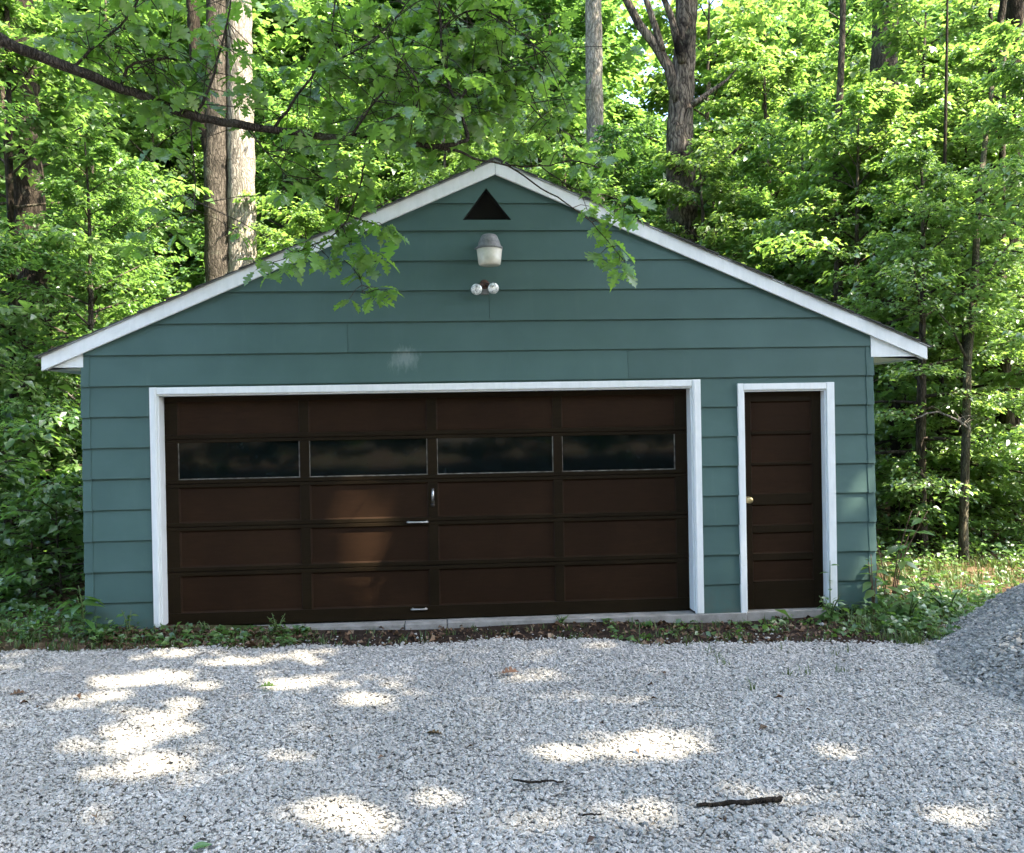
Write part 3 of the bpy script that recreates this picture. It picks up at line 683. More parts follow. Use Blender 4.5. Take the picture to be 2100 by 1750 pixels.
for i in range(24):
    for j in range(64):
        a = 2 * np.pi * j / 64; R = 2.5 * i / 23; x, y = PC[0] + R * np.cos(a), PC[1] + R * np.sin(a); V.append((x, y, float(pile_z(x, y)) - 0.004 - (0.05 if i == 23 else 0)))
for i in range(23):
    for j in range(64): j2 = (j + 1) % 64; F.append((i * 64 + j, (i + 1) * 64 + j, (i + 1) * 64 + j2, i * 64 + j2))
link('mound', np_mesh('mound', V, np.array(F), MT['bed'], True), pile)
k = 84000; a = g.uniform(0, 2 * np.pi, k); R = 2.42 * np.sqrt(g.random(k)); P = np.stack([PC[0] + R * np.cos(a), PC[1] + R * np.sin(a)], 1)
keep = (P[:, 0] < PC[0] + 0.6); P = P[keep]; sa = g.uniform(1.8, 4.6, 1500); sr = 2.25 + np.abs(g.normal(0, .28, 1500)); P = np.concatenate([P, np.stack([PC[0] + sr * np.cos(sa), PC[1] + sr * np.sin(sa)], 1)]); k = len(P)
stones('stones', np.column_stack([P, pile_z(P[:, 0], P[:, 1]) + g.uniform(-.004, .012, k)]), 0.0112 * np.exp(g.normal(0, .34, k)), MT['pilestone'], pile, (6, 7, 8, 9))
#@@PART2

# ------------------------------------------------------------------ trees
def gen_tree(seed, H, r0, cb, R, nb, tw, lv, LL, flat=0.35, lean=0.05, top_frac=0.97, sides=9, bare=0.0):
    """returns (trunk-and-limbs MB, leaf vertices, leaf faces) of a tree whose foot is at the origin"""
    rg = np.random.default_rng(seed); rp = random.Random(seed)
    mb = MB(); n = 10; tz = np.linspace(0, H, n); ph = rg.uniform(0, 6.28, 2)
    tp = np.stack([lean * tz * 0.5 + 0.03 * H * 0.25 * np.sin(tz / H * 5 + ph[0]), 0.03 * H * 0.25 * np.sin(tz / H * 4 + ph[1]), tz], 1); tp[:, :2] -= tp[0, :2]
    tr = r0 * (1 - 0.86 * (tz / H)); tr[0] *= 1.25
    tp2 = tp.copy(); tp2[0, 2] = -0.15
    if bare: mb.tube([np.array([np.interp(q, tz, tp[:, c]) for c in range(3)]) for q in np.linspace(bare, H, 9)], np.interp(np.linspace(bare, H, 9), tz, tr), sides, 0.08, rp)
    else: mb.tube(tp2, tr, sides, 0.08, rp)
    P, D, Nn, Ls = [], [], [], []
    az = rg.uniform(0, 6.28)
    for i in range(nb):
        t = (i + rg.uniform(0, 1)) / nb; h = cb + (H * top_frac - cb) * t
        az += 2.4 + rg.normal(0, 0.35)
        prof = (0.55 + 0.75 * math.sin(min(1, t * 1.25 + 0.18) * math.pi)) if t < 0.9 else 0.4
        ln = R * min(1.0, prof) * rg.uniform(0.65, 1.12)
        el = 0.08 + 0.75 * t + rg.normal(0, 0.12)
        o = np.array([np.interp(h, tz, tp[:, 0]), np.interp(h, tz, tp[:, 1]), h])
        m = 6; s = np.linspace(0, 1, m); hd = np.array([math.cos(az), math.sin(az), 0]); sd = np.array([-hd[1], hd[0], 0])
        bend = rg.normal(0, 0.18); sag = rg.uniform(0.05, 0.28)
        bp = o + np.outer(s * ln * math.cos(el), hd) + np.outer(bend * ln * s * s, sd)
        bp[:, 2] += s * ln * math.sin(el) - sag * ln * s * s
        br = np.interp(h, tz, tr) * 0.42 * (1 - 0.9 * s) + 0.005
        mb.tube(bp, br, 5, cap=False)
        for j in range(tw):
            u = 0.22 + 0.78 * (j + rg.uniform(0, 1)) / tw
            q = np.array([np.interp(u, s, bp[:, c]) for c in range(3)])
            sg = 1 if j % 2 else -1; an = az + sg * rg.uniform(0.3, 1.25) + bend * 2 * u
            tl = ln * rg.uniform(0.14, 0.32) * (1.25 - 0.5 * u) + 0.12
            td = np.array([math.cos(an), math.sin(an), rg.normal(0.02, 0.16)])
            e = q + td * tl; e[2] -= 0.12 * tl
            mb.tube([q, (q + e) / 2 + np.array([0, 0, 0.03 * tl]), e], [0.007, 0.005, 0.003], 3, cap=False)
            k = max(3, int(lv * rg.uniform(0.6, 1.35)))
            v = rg.uniform(0.1, 1.08, k)[:, None]; pos = q + (e - q) * v + rg.normal(0, 0.05 + 0.06 * tl, (k, 3)) * np.array([1, 1, 0.55])
            la = an + rg.choice([-1, 1], k) * rg.uniform(0.2, 1.3, k)
            P.append(pos); D.append(np.stack([np.cos(la), np.sin(la), rg.normal(-0.28, 0.28, k)], 1))
            Nn.append(np.stack([rg.normal(0, flat, k), rg.normal(0, flat, k), np.ones(k)], 1)); Ls.append(LL * np.exp(rg.normal(0, 0.25, k)))
    P, D, Nn, Ls = map(np.concatenate, (P, D, Nn, Ls))
    V, F = leaves_np(P, D, Nn, Ls, 0.66)
    return mb, V, F

def proto(name, seed, mt, bark, **kw):
    mb, V, F = gen_tree(seed, **kw)
    return (mb.mesh(name + '_trunk', MT[bark], True), np_mesh(name + '_crown', V, F, MT[mt]))
under = [proto('understorey%d' % i, 100 + i, 'leaf', 'bark_mid', H=7.0 + 0.6 * (i % 3), r0=0.075 + 0.012 * i, cb=0.9 + 0.5 * (i % 3), R=2.3 + 0.25 * (i % 2), nb=34, tw=9, lv=(50, 37, 44, 34, 56)[i], LL=(0.092, 0.118, 0.102, 0.128, 0.085)[i], lean=0.04 * (i % 3 - 1)) for i in range(5)]
tall = [proto('tall%d' % i, 200 + i, 'leaf', 'bark_dark', H=17.0, r0=0.26, cb=4.2, R=4.6, nb=46, tw=12, lv=32, LL=0.165, flat=0.45) for i in range(3)]
topcrown = [proto('top%d' % i, 240 + i, 'leaf', 'bark_mid', H=13.0, r0=0.22, cb=3.0, R=4.4, nb=38, tw=11, lv=16, LL=0.16, flat=0.45, lean=0.0, bare=2.2) for i in range(3)]
shrub = [proto('shrub%d' % i, 300 + i, 'leaf', 'bark_mid', H=1.5, r0=0.016, cb=0.08, R=1.0, nb=20, tw=6, lv=14, LL=0.10, flat=0.4) for i in range(4)]
def set_mat(o, m):
    o.material_slots[0].link = 'OBJECT'; o.material_slots[0].material = m
def plant_tree(name, kind, x, y, s, rz, label, cat, group, leaf=None, bark=None, sz=1.0):
    t = thing(name, (x, y, float(gz(x, y)) - 0.02), label, cat, group); t.rotation_euler = (0, 0, rz); t.scale = (s, s, s * sz)
    a = link('trunk' if cat == 'tree' else 'stems', kind[0], t, True); b = link('crown' if cat == 'tree' else 'foliage', kind[1], t, True)
    if leaf: set_mat(b, MT[leaf])
    if bark: set_mat(a, MT[bark])
    return t
def px_x(px, Y): return float(at(px, 864, Y)[0])

GU = 'leafy understorey trees round the garage'
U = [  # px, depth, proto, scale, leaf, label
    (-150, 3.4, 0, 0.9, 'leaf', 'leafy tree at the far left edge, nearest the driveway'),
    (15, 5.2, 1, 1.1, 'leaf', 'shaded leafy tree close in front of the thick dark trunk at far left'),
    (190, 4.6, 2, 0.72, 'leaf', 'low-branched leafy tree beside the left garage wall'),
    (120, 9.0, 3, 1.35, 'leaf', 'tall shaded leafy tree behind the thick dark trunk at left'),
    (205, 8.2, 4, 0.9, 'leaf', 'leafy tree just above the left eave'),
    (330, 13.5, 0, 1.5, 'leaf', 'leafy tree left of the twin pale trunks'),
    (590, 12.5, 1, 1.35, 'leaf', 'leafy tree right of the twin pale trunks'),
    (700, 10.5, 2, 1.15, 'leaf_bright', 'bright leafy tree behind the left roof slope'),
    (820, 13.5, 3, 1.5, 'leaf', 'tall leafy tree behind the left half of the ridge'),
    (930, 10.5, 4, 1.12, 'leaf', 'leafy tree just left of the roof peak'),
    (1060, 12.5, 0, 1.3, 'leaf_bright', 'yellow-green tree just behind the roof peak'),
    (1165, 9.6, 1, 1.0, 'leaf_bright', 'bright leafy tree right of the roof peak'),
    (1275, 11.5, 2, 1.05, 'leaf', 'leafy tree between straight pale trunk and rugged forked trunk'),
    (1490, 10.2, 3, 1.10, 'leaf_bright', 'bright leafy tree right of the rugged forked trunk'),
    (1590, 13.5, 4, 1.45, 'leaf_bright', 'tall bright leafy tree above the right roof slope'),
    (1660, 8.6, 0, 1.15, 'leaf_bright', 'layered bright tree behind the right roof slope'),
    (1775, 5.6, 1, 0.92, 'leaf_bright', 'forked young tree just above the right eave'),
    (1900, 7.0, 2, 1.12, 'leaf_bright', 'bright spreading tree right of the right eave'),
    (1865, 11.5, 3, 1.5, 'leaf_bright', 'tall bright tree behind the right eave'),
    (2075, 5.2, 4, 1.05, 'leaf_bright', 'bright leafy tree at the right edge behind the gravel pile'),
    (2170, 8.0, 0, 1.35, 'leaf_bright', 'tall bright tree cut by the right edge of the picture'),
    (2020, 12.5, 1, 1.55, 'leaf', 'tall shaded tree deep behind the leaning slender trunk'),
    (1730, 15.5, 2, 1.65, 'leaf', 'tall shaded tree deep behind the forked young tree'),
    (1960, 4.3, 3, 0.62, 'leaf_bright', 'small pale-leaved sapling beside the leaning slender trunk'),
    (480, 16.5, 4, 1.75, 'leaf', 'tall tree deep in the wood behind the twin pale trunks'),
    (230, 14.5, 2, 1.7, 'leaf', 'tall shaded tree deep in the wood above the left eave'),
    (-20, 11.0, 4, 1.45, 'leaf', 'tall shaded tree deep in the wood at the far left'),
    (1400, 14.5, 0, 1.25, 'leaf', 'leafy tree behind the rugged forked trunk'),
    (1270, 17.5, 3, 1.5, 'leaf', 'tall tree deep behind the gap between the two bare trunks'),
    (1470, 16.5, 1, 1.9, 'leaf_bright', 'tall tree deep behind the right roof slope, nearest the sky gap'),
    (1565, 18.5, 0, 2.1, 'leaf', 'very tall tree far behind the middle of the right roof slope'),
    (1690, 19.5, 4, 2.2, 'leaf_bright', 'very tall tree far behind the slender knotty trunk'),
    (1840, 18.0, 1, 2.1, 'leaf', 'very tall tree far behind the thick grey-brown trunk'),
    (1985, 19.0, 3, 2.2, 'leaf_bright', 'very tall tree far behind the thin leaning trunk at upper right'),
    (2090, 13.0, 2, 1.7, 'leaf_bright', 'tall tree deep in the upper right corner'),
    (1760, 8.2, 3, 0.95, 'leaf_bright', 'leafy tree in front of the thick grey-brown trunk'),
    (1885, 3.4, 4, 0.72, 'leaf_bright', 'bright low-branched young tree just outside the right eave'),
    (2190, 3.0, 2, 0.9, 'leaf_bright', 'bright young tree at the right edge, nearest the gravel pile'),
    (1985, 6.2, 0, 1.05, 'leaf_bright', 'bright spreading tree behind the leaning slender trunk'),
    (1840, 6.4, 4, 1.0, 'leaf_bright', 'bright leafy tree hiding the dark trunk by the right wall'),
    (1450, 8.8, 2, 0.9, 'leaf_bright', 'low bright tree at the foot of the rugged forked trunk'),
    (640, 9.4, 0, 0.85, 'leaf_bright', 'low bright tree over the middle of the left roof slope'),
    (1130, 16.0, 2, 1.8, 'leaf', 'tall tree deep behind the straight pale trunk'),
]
ru = random.Random(7)
crown_ref = []
for px, Y, kd, s, lf, lab in U:
    t = plant_tree('understorey_tree', under[kd], px_x(px, Y), Y, s, ru.uniform(0, 6.28), lab, 'tree', GU, lf)
    crown_ref.append([c for c in t.children if c.name.startswith('crown')][0])

# trees whose trunks show
def hero(name, label, stems, mt, crown=None, cz=0.0, cs=1.0, crz=0.0, leaf=None, sides=14, group='trees with bare trunks in view'):
    p0 = np.array(stems[0][0]); base = (p0[0], p0[1], float(gz(p0[0], p0[1])))
    t = thing(name, base, label, 'tree', group); rp = random.Random(len(label))
    for i, st in enumerate(stems):
        pts = [np.array(q[:3]) for q in st]; rad = [q[3] for q in st]
        # finer steps so that the bark has some unevenness
        P2, R2 = [], []
        for a in range(len(pts) - 1):
            k = max(2, int(np.linalg.norm(pts[a + 1] - pts[a]) / 0.22))
            for q in range(k): P2.append(pts[a] + (pts[a + 1] - pts[a]) * q / k); R2.append(rad[a] + (rad[a + 1] - rad[a]) * q / k)
        P2.append(pts[-1]); R2.append(rad[-1]); mi = mt[min(i, len(mt) - 1)] if isinstance(mt, tuple) else mt
        mb = MB(); mb.tube(P2, R2, sides if R2[0] > 0.12 else 8, 0.07, rp); mb.build('trunk' if rad[0] > 0.13 else 'limb', MT[mi], t, True)
    if crown is not None:
        me_t, me_c = topcrown[crown]; zz_ = [q[2] for q in stems[0]]; hz = base[2] + cz + 2.4 * cs; tp = np.array([np.interp(hz, zz_, [q[0] for q in stems[0]]), np.interp(hz, zz_, [q[1] for q in stems[0]])])
        for nm, me in (('crown_limbs', me_t), ('crown', me_c)):
            o = link(nm, me, t, True); o.location = (tp[0] - base[0], tp[1] - base[1], cz); o.scale = (cs,) * 3; o.rotation_euler = (0, 0, crz)
            if leaf and nm == 'crown': set_mat(o, MT[leaf])
    return t
def st(Y, *q):      # stem through picture points (px, py, radius) at depth Y, starting in the ground
    pts = [at(a, b, Y) for a, b, r in q]; out = [(*p, r) for p, (a, b, r) in zip(pts, q)]
    return out
def foot(Y, px, r, lean_px=0):
    p = at(px, 864, Y); return (p[0], Y, float(gz(p[0], Y)) - 0.1, r)
hero('twin_trunk_oak', 'twin-trunked oak with pale sunlit bark rising behind the left roof slope',
     [[foot(9, 452, 0.31)] + st(9, (448, 560, .25), (443, 300, .235), (444, 120, .22), (446, -60, .20), (450, -420, .17)),
      [foot(9, 505, 0.34)] + st(9.05, (497, 560, .285), (494, 300, .26), (491, 120, .245), (490, -60, .23), (486, -420, .19)),
      st(8.95, (438, 330, .15), (412, 230, .125), (402, 120, .12), (394, 0, .115), (380, -200, .10))], ('bark_grey', 'bark_pale', 'bark_dark'), 0, 11.0, 1.0, 0.4)  # left stem's shade and right stem's sunlight are put into the bark colours
hero('straight_trunk_tree', 'straight pale-grey trunk right of the roof peak, bare to the top',
     [[foot(13, 1222, .25)] + st(13, (1222, 400, .225), (1219, 200, .215), (1217, 0, .205), (1215, -500, .17))], 'bark_pale', 1, 12.0, 0.8, 1.0)
hero('rugged_forked_tree', 'rugged forked trunk with bare limbs against the sky, above the right roof slope',
     [[foot(9.5, 1402, .36)] + st(9.5, (1400, 520, .32), (1398, 400, .31), (1393, 300, .265), (1398, 200, .25), (1404, 100, .23), (1412, -80, .21), (1425, -420, .16)),
      st(9.4, (1390, 210, .12), (1372, 140, .11), (1345, 95, .10), (1310, 50, .085), (1270, -30, .07), (1240, -120, .05)),
      st(9.35, (1358, 105, .08), (1345, 60, .07), (1322, -10, .06), (1310, -120, .04)),
      st(9.3, (1408, 440, .14), (1432, 380, .10), (1460, 345, .07), (1500, 318, .04), (1535, 280, .012)),
      st(9.3, (1400, 130, .09), (1375, 30, .07), (1350, -30, .05)),
      st(9.2, (1420, 215, .07), (1455, 190, .05), (1490, 165, .03), (1512, 140, .010))], 'bark_rugged', 2, 10.5, 0.85, 2.2)
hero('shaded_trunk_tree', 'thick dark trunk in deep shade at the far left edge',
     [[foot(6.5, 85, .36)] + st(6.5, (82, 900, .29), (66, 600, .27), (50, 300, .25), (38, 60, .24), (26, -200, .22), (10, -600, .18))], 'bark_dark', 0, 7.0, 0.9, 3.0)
hero('grey_trunk_tree', 'thick grey-brown trunk half hidden by bright leaves above the right eave',
     [[foot(9, 1790, .31)] + st(9, (1792, 620, .29), (1800, 430, .28), (1808, 220, .265), (1815, 80, .25), (1820, -400, .2))], 'bark_grey', 1, 8.5, 0.9, 5.0, 'leaf_bright')
hero('slender_trunk_tree', 'slender knotty trunk forking over the right roof slope',
     [[foot(6.5, 1716, .10)] + st(6.5, (1718, 640, .085), (1722, 480, .08), (1716, 330, .07), (1722, 200, .06), (1728, 60, .05), (1730, -200, .04)),
      st(6.45, (1722, 480, .06), (1700, 440, .04), (1672, 415, .025)), st(6.45, (1722, 485, .05), (1745, 430, .035), (1770, 390, .02))], 'bark_mid')
hero('leaning_trunk_tree', 'slender leaning trunk standing free right of the garage',
     [[foot(2.5, 1972, .070)] + [(*at(a, b, Y), r) for a, b, Y, r in ((1976, 1080, 2.5, .058), (1981, 900, 2.6, .054), (1984, 740, 2.8, .051), (1998, 600, 3.1, .048), (2004, 460, 3.7, .045), (2016, 330, 4.5, .040), (2034, 180, 5.3, .035), (2062, 0, 6.2, .03), (2080, -250, 7.0, .02))],
      st(2.9, (1996, 620, .022), (2040, 540, .016), (2080, 490, .008)), st(2.7, (1984, 740, .018), (1950, 670, .012), (1915, 630, .006))], 'bark_olive')
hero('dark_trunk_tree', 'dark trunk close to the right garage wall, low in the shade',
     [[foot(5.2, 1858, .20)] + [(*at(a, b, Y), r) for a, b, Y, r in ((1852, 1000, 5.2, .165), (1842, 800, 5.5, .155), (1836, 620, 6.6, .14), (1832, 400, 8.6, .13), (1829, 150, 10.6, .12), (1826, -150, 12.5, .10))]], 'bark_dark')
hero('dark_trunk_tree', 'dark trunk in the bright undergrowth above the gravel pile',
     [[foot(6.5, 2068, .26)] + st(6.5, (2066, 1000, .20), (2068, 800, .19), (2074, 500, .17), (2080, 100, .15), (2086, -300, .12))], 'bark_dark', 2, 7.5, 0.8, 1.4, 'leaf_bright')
hero('thin_trunk_tree', 'thin dark trunk between garage and leaning slender trunk',
     [[foot(4.6, 1922, .05)] + st(4.6, (1924, 1000, .042), (1930, 800, .038), (1934, 500, .03), (1940, 200, .022), (1944, -80, .014))], 'bark_dark')
hero('thin_trunk_tree', 'thin dark trunk just right of the leaning slender trunk',
     [[foot(7.5, 2012, .075)] + st(7.5, (2010, 1000, .062), (2012, 800, .058), (2018, 500, .05), (2030, 100, .04), (2036, -200, .03))], 'bark_dark')
hero('thin_trunk_tree', 'thin straight trunk beside the thick dark trunk at far left',
     [[foot(4.6, 24, .06)] + st(4.6, (26, 850, .05), (24, 600, .045), (20, 300, .04), (14, 0, .03), (6, -300, .02))], 'bark_dark')
hero('thin_trunk_tree', 'thin dark trunk leaning behind leaves at the upper right edge',
     [[foot(6.0, 2020, .09)] + st(6.0, (2012, 620, .08), (2010, 420, .075), (2022, 220, .07), (2050, 60, .06), (2075, -120, .05))], 'bark_dark')

# undergrowth shrubs
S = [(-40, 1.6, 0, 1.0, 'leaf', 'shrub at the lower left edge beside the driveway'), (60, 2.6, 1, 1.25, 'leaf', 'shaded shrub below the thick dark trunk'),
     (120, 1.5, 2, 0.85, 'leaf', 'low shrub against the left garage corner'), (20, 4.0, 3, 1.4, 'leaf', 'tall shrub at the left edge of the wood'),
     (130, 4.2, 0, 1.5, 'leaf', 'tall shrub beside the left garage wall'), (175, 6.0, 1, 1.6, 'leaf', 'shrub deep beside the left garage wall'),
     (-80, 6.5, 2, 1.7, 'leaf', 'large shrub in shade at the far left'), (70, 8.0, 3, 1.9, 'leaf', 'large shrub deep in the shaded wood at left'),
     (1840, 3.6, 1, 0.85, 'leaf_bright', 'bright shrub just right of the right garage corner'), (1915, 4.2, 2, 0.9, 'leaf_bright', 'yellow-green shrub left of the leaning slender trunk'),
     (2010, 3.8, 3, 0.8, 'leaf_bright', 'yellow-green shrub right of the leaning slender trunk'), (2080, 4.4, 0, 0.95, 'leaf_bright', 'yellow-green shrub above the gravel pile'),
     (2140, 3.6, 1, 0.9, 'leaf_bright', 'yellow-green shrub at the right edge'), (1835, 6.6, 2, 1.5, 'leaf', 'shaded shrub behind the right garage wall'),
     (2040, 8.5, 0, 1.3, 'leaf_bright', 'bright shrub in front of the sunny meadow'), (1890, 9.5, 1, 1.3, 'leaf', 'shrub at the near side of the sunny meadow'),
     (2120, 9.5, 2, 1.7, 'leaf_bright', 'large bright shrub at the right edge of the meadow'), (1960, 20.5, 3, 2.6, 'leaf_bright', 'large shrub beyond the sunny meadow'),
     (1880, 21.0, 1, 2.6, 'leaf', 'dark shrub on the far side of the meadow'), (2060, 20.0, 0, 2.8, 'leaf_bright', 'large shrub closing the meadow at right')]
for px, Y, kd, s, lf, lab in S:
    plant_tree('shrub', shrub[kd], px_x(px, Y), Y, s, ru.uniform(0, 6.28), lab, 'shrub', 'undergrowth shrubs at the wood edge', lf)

# far wood: reads as one mass
def instancer(name, refs, P, S, RZ):
    k = len(P); me = bpy.data.meshes.new(name); me.vertices.add(k); me.vertices.foreach_set('co', np.asarray(P, np.float32).ravel())
    a = me.attributes.new('rot', 'FLOAT_VECTOR', 'POINT'); a.data.foreach_set('vector', np.stack([RZ * 0, RZ * 0, RZ], 1).astype(np.float32).ravel())
    a = me.attributes.new('scl', 'FLOAT_VECTOR', 'POINT'); a.data.foreach_set('vector', np.stack([S, S, S], 1).astype(np.float32).ravel()); me.update()
    o = link(name, me); o['kind'] = 'stuff'
    ng = bpy.data.node_groups.new(name, 'GeometryNodeTree')
    ng.interface.new_socket('Geometry', in_out='INPUT', socket_type='NodeSocketGeometry'); ng.interface.new_socket('Geometry', in_out='OUTPUT', socket_type='NodeSocketGeometry')
    n = ng.nodes; l = ng.links; gi = n.new('NodeGroupInput'); go = n.new('NodeGroupOutput'); jn = n.new('GeometryNodeJoinGeometry')
    for r in refs:
        oi = n.new('GeometryNodeObjectInfo'); oi.inputs['Object'].default_value = r; oi.inputs['As Instance'].default_value = True; oi.transform_space = 'ORIGINAL'; l.new(oi.outputs['Geometry'], jn.inputs[0])
    ip = n.new('GeometryNodeInstanceOnPoints'); ip.inputs['Pick Instance'].default_value = True
    na = n.new('GeometryNodeInputNamedAttribute'); na.data_type = 'FLOAT_VECTOR'; na.inputs[0].default_value = 'rot'
    nb = n.new('GeometryNodeInputNamedAttribute'); nb.data_type = 'FLOAT_VECTOR'; nb.inputs[0].default_value = 'scl'
    l.new(gi.outputs[0], ip.inputs['Points']); l.new(jn.outputs[0], ip.inputs['Instance']); l.new(na.outputs[0], ip.inputs['Rotation']); l.new(nb.outputs[0], ip.inputs['Scale']); l.new(ip.outputs[0], go.inputs[0])
    md = o.modifiers.new('scatter', 'NODES'); md.node_group = ng; return o
g = np.random.default_rng(5)
k = 340; Yf = g.uniform(19, 62, k); Xf = CAM[0] + (g.uniform(-0.75, 0.95, k)) * (Yf + 8)
ok = ~((Xf > 6) & (Xf < 19) & (Yf < 24)); Xf, Yf = Xf[ok], Yf[ok]
Sf = g.uniform(2.1, 3.5, len(Xf)); Sf = np.where(np.abs((Xf - CAM[0]) / (Yf + 8) - .235) < .10, Sf * .52, Sf)
far = instancer('far_wood', [c for c in crown_ref[:5]] + [], np.stack([Xf, Yf, gz(Xf, Yf) - 0.4], 1), Sf, g.uniform(0, 6.28, len(Xf)))
far['label'] = 'far dense green wood behind the nearer trees'

# ------------------------------------------------------------------ trees that shade the drive (right of and behind the camera)
FLECK = [(-2.18, -2.74, 0.24, 0.42), (-1.96, -3.3, 0.31, 0.19), (-2.5, -3.0, .12, .1), (-2.56, -1.68, 0.34, 0.20), (-2.74, -2.14, 0.23, 0.16), (-1.55, -1.17, 0.22, 0.20), (-1.49, -1.87, 0.22, 0.18), (-2.05, -1.89, 0.13, 0.11),
         (-0.96, -2.35, 0.13, 0.09), (-1.2, -2.87, 0.11, 0.06), (-0.81, -4.05, 0.26, 0.22), (0.71, -3.36, 0.40, 0.20), (0.25, -3.34, 0.17, 0.14), (0.09, -4.12, 0.14, 0.09), (0.45, -4.09, 0.14, 0.11),
         (1.35, -3.97, 0.11, 0.06), (1.89, -4.24, 0.15, 0.09), (-0.38, -3.85, 0.08, 0.07), (0.23, -1.91, 0.11, 0.12), (1.69, -3.54, 0.13, 0.07), (-1.96, -1.32, 0.34, 0.16), (-2.6, -1.05, .25, .1),
         (4.6, 0.6, 0.8, 0.5), (5.3, 1.2, 0.9, 0.6), (4.2, 0.0, .35, .22), (5.4, -0.2, .6, .3), (-4.9, 1.2, .35, .3), (-5.6, 2.6, .4, .35)]
FLECK = [((x + 0.3) * 1.045 - 0.3, (y + 7.95) * 1.045 - 7.95, a, b) for x, y, a, b in FLECK]
WALLF = [(-1.18, 1.10, 0.12, 0.42), (-0.97, 1.02, 0.13, 0.36), (-1.08, 0.72, 0.08, 0.22), (-1.08, .15, .06, .16), (2.17, 0.28, 0.12, 0.24), (2.2, .70, .08, .16), (3.48, 0.40, 0.17, 0.26), (3.50, 0.78, 0.18, 0.16)]
GR = np.random.default_rng(99)
def gap_m(P, wm=0.07):
    t = (P[:, 2] - GZ) / SUN[2]; q = P - t[:, None] * SUN; m = np.full(len(P), 9.0)
    for x, y, a, b in FLECK: m = np.minimum(m, ((q[:, 0] - x) / (a + .02)) ** 2 + ((q[:, 1] - y) / (b + .02)) ** 2)
    t = (P[:, 1] - 0.06) / SUN[1]; q = P - t[:, None] * SUN
    for x, z, a, b in WALLF: m = np.minimum(m, np.where(P[:, 1] < -0.1, ((q[:, 0] - x) / (a + wm)) ** 2 + ((q[:, 2] - z) / (b + wm * 1.5)) ** 2, 9.0))
    return np.sqrt(m)
def wall_m(P):
    t = (P[:, 1] - 0.06) / SUN[1]; q = P - t[:, None] * SUN; m = np.full(len(P), 9.0)
    for x, z, a, b in WALLF[:4]: m = np.minimum(m, np.where(P[:, 1] < -0.1, ((q[:, 0] - x) / (a + .09)) ** 2 + ((q[:, 2] - z) / (b + .14)) ** 2, 9.0))
    return np.sqrt(m)
def lit_gap(P, grow=1.0):
    """leaves that are missing from the crown so that sun flecks fall on the drive and the door"""
    return (wall_m(P) < 1.0) | (GR.random(len(P)) < np.interp(gap_m(P) / grow, [0.0, 0.4, 0.7, 1.0, 1.55], [0.945, 0.93, 0.87, 0.60, 0.0]))
def clear_limb(*p):
    q = np.concatenate([np.linspace(p[a], p[a + 1], 12) for a in range(len(p) - 1)]); return gap_m(q).min() > 1.1
g = np.random.default_rng(21)
TR = [((14.5, -6.5), 'tall oak right of the frame whose crown shades the garage'), ((15.0, -12.5), 'tall oak right of the frame whose crown shades the gravel'), ((7.0, -14.5), 'tall oak behind the viewer whose crown shades the near gravel')]
xs = np.arange(-2.5, 17.0, 0.86); ys = np.arange(-13.0, 0.6, 0.86); cc = np.array([(x, y) for x in xs for y in ys]); cc = cc + g.uniform(-.4, .4, cc.shape)
cc = cc[~((cc[:, 0] > 10.9) & (cc[:, 1] > -4.4))]; cc = np.repeat(cc, 2, 0) + g.normal(0, .3, (2 * len(cc), 2)); bx_ = g.uniform(-3.6, 3.7, 110); bz_ = g.uniform(1.2, 4.3, 110); bt_ = (11.6 - bz_) / SUN[2]; cc = np.concatenate([cc, np.stack([bx_ + SUN[0] * bt_, SUN[1] * bt_], 1)])  # last clusters are extra unseen leaves, added to block sun from the gable
cz = g.uniform(12.5, 19.0, len(cc)); cc = cc + (SUN[:2] / SUN[2])[None] * (cz - 11.6)[:, None]; near = np.array([[np.hypot(*(c - np.array(t[0]))) for t in TR] for c in cc]).argmin(1)
for i, (pos, lab) in enumerate(TR):
    t = thing('shade_oak', (pos[0], pos[1], GZ), lab, 'tree', 'tall oaks shading the drive')
    mb = MB(); rp = random.Random(i); top = np.array([pos[0], pos[1], 17.0])
    mb.tube([(pos[0], pos[1], GZ - .1), (pos[0] + .1, pos[1], 4), (pos[0] - .05, pos[1] + .1, 9), top], [.42, .34, .28, .12], 12, .06, rp)
    mine = cc[near == i]; mz = cz[near == i]
    for q in range(0, len(mine), 6):
        e = np.array([*mine[q], mz[q]]); s0 = np.array([pos[0], pos[1], rp.uniform(8, 14)])
        if clear_limb(s0, (s0 + e) / 2 + np.array([0, 0, -.4]), e): mb.tube([s0, (s0 + e) / 2 + np.array([0, 0, -.4]), e], [.08, .045, .012], 5, cap=False)
    mb.build('trunk', MT['bark_mid'], t, True)
    k = 150; P = (np.column_stack([mine, mz])[:, None] + g.normal(0, 1, (len(mine), k, 3)) * np.array([.52, .52, .34])).reshape(-1, 3)
    k = len(P); an = g.uniform(0, 6.28, k); dd = np.stack([np.cos(an), np.sin(an), g.normal(-.2, .3, k)], 1); ok = ~lit_gap(P + dd * .10); P, dd = P[ok], dd[ok]; k = len(P)
    V, F = leaves_np(P, dd, np.stack([g.normal(0, .45, k), g.normal(0, .45, k), np.ones(k)], 1), 0.20 * np.exp(g.normal(0, .2, k)), 0.72)
    link('crown', np_mesh('crown', V, F, MT['leaf']), t)
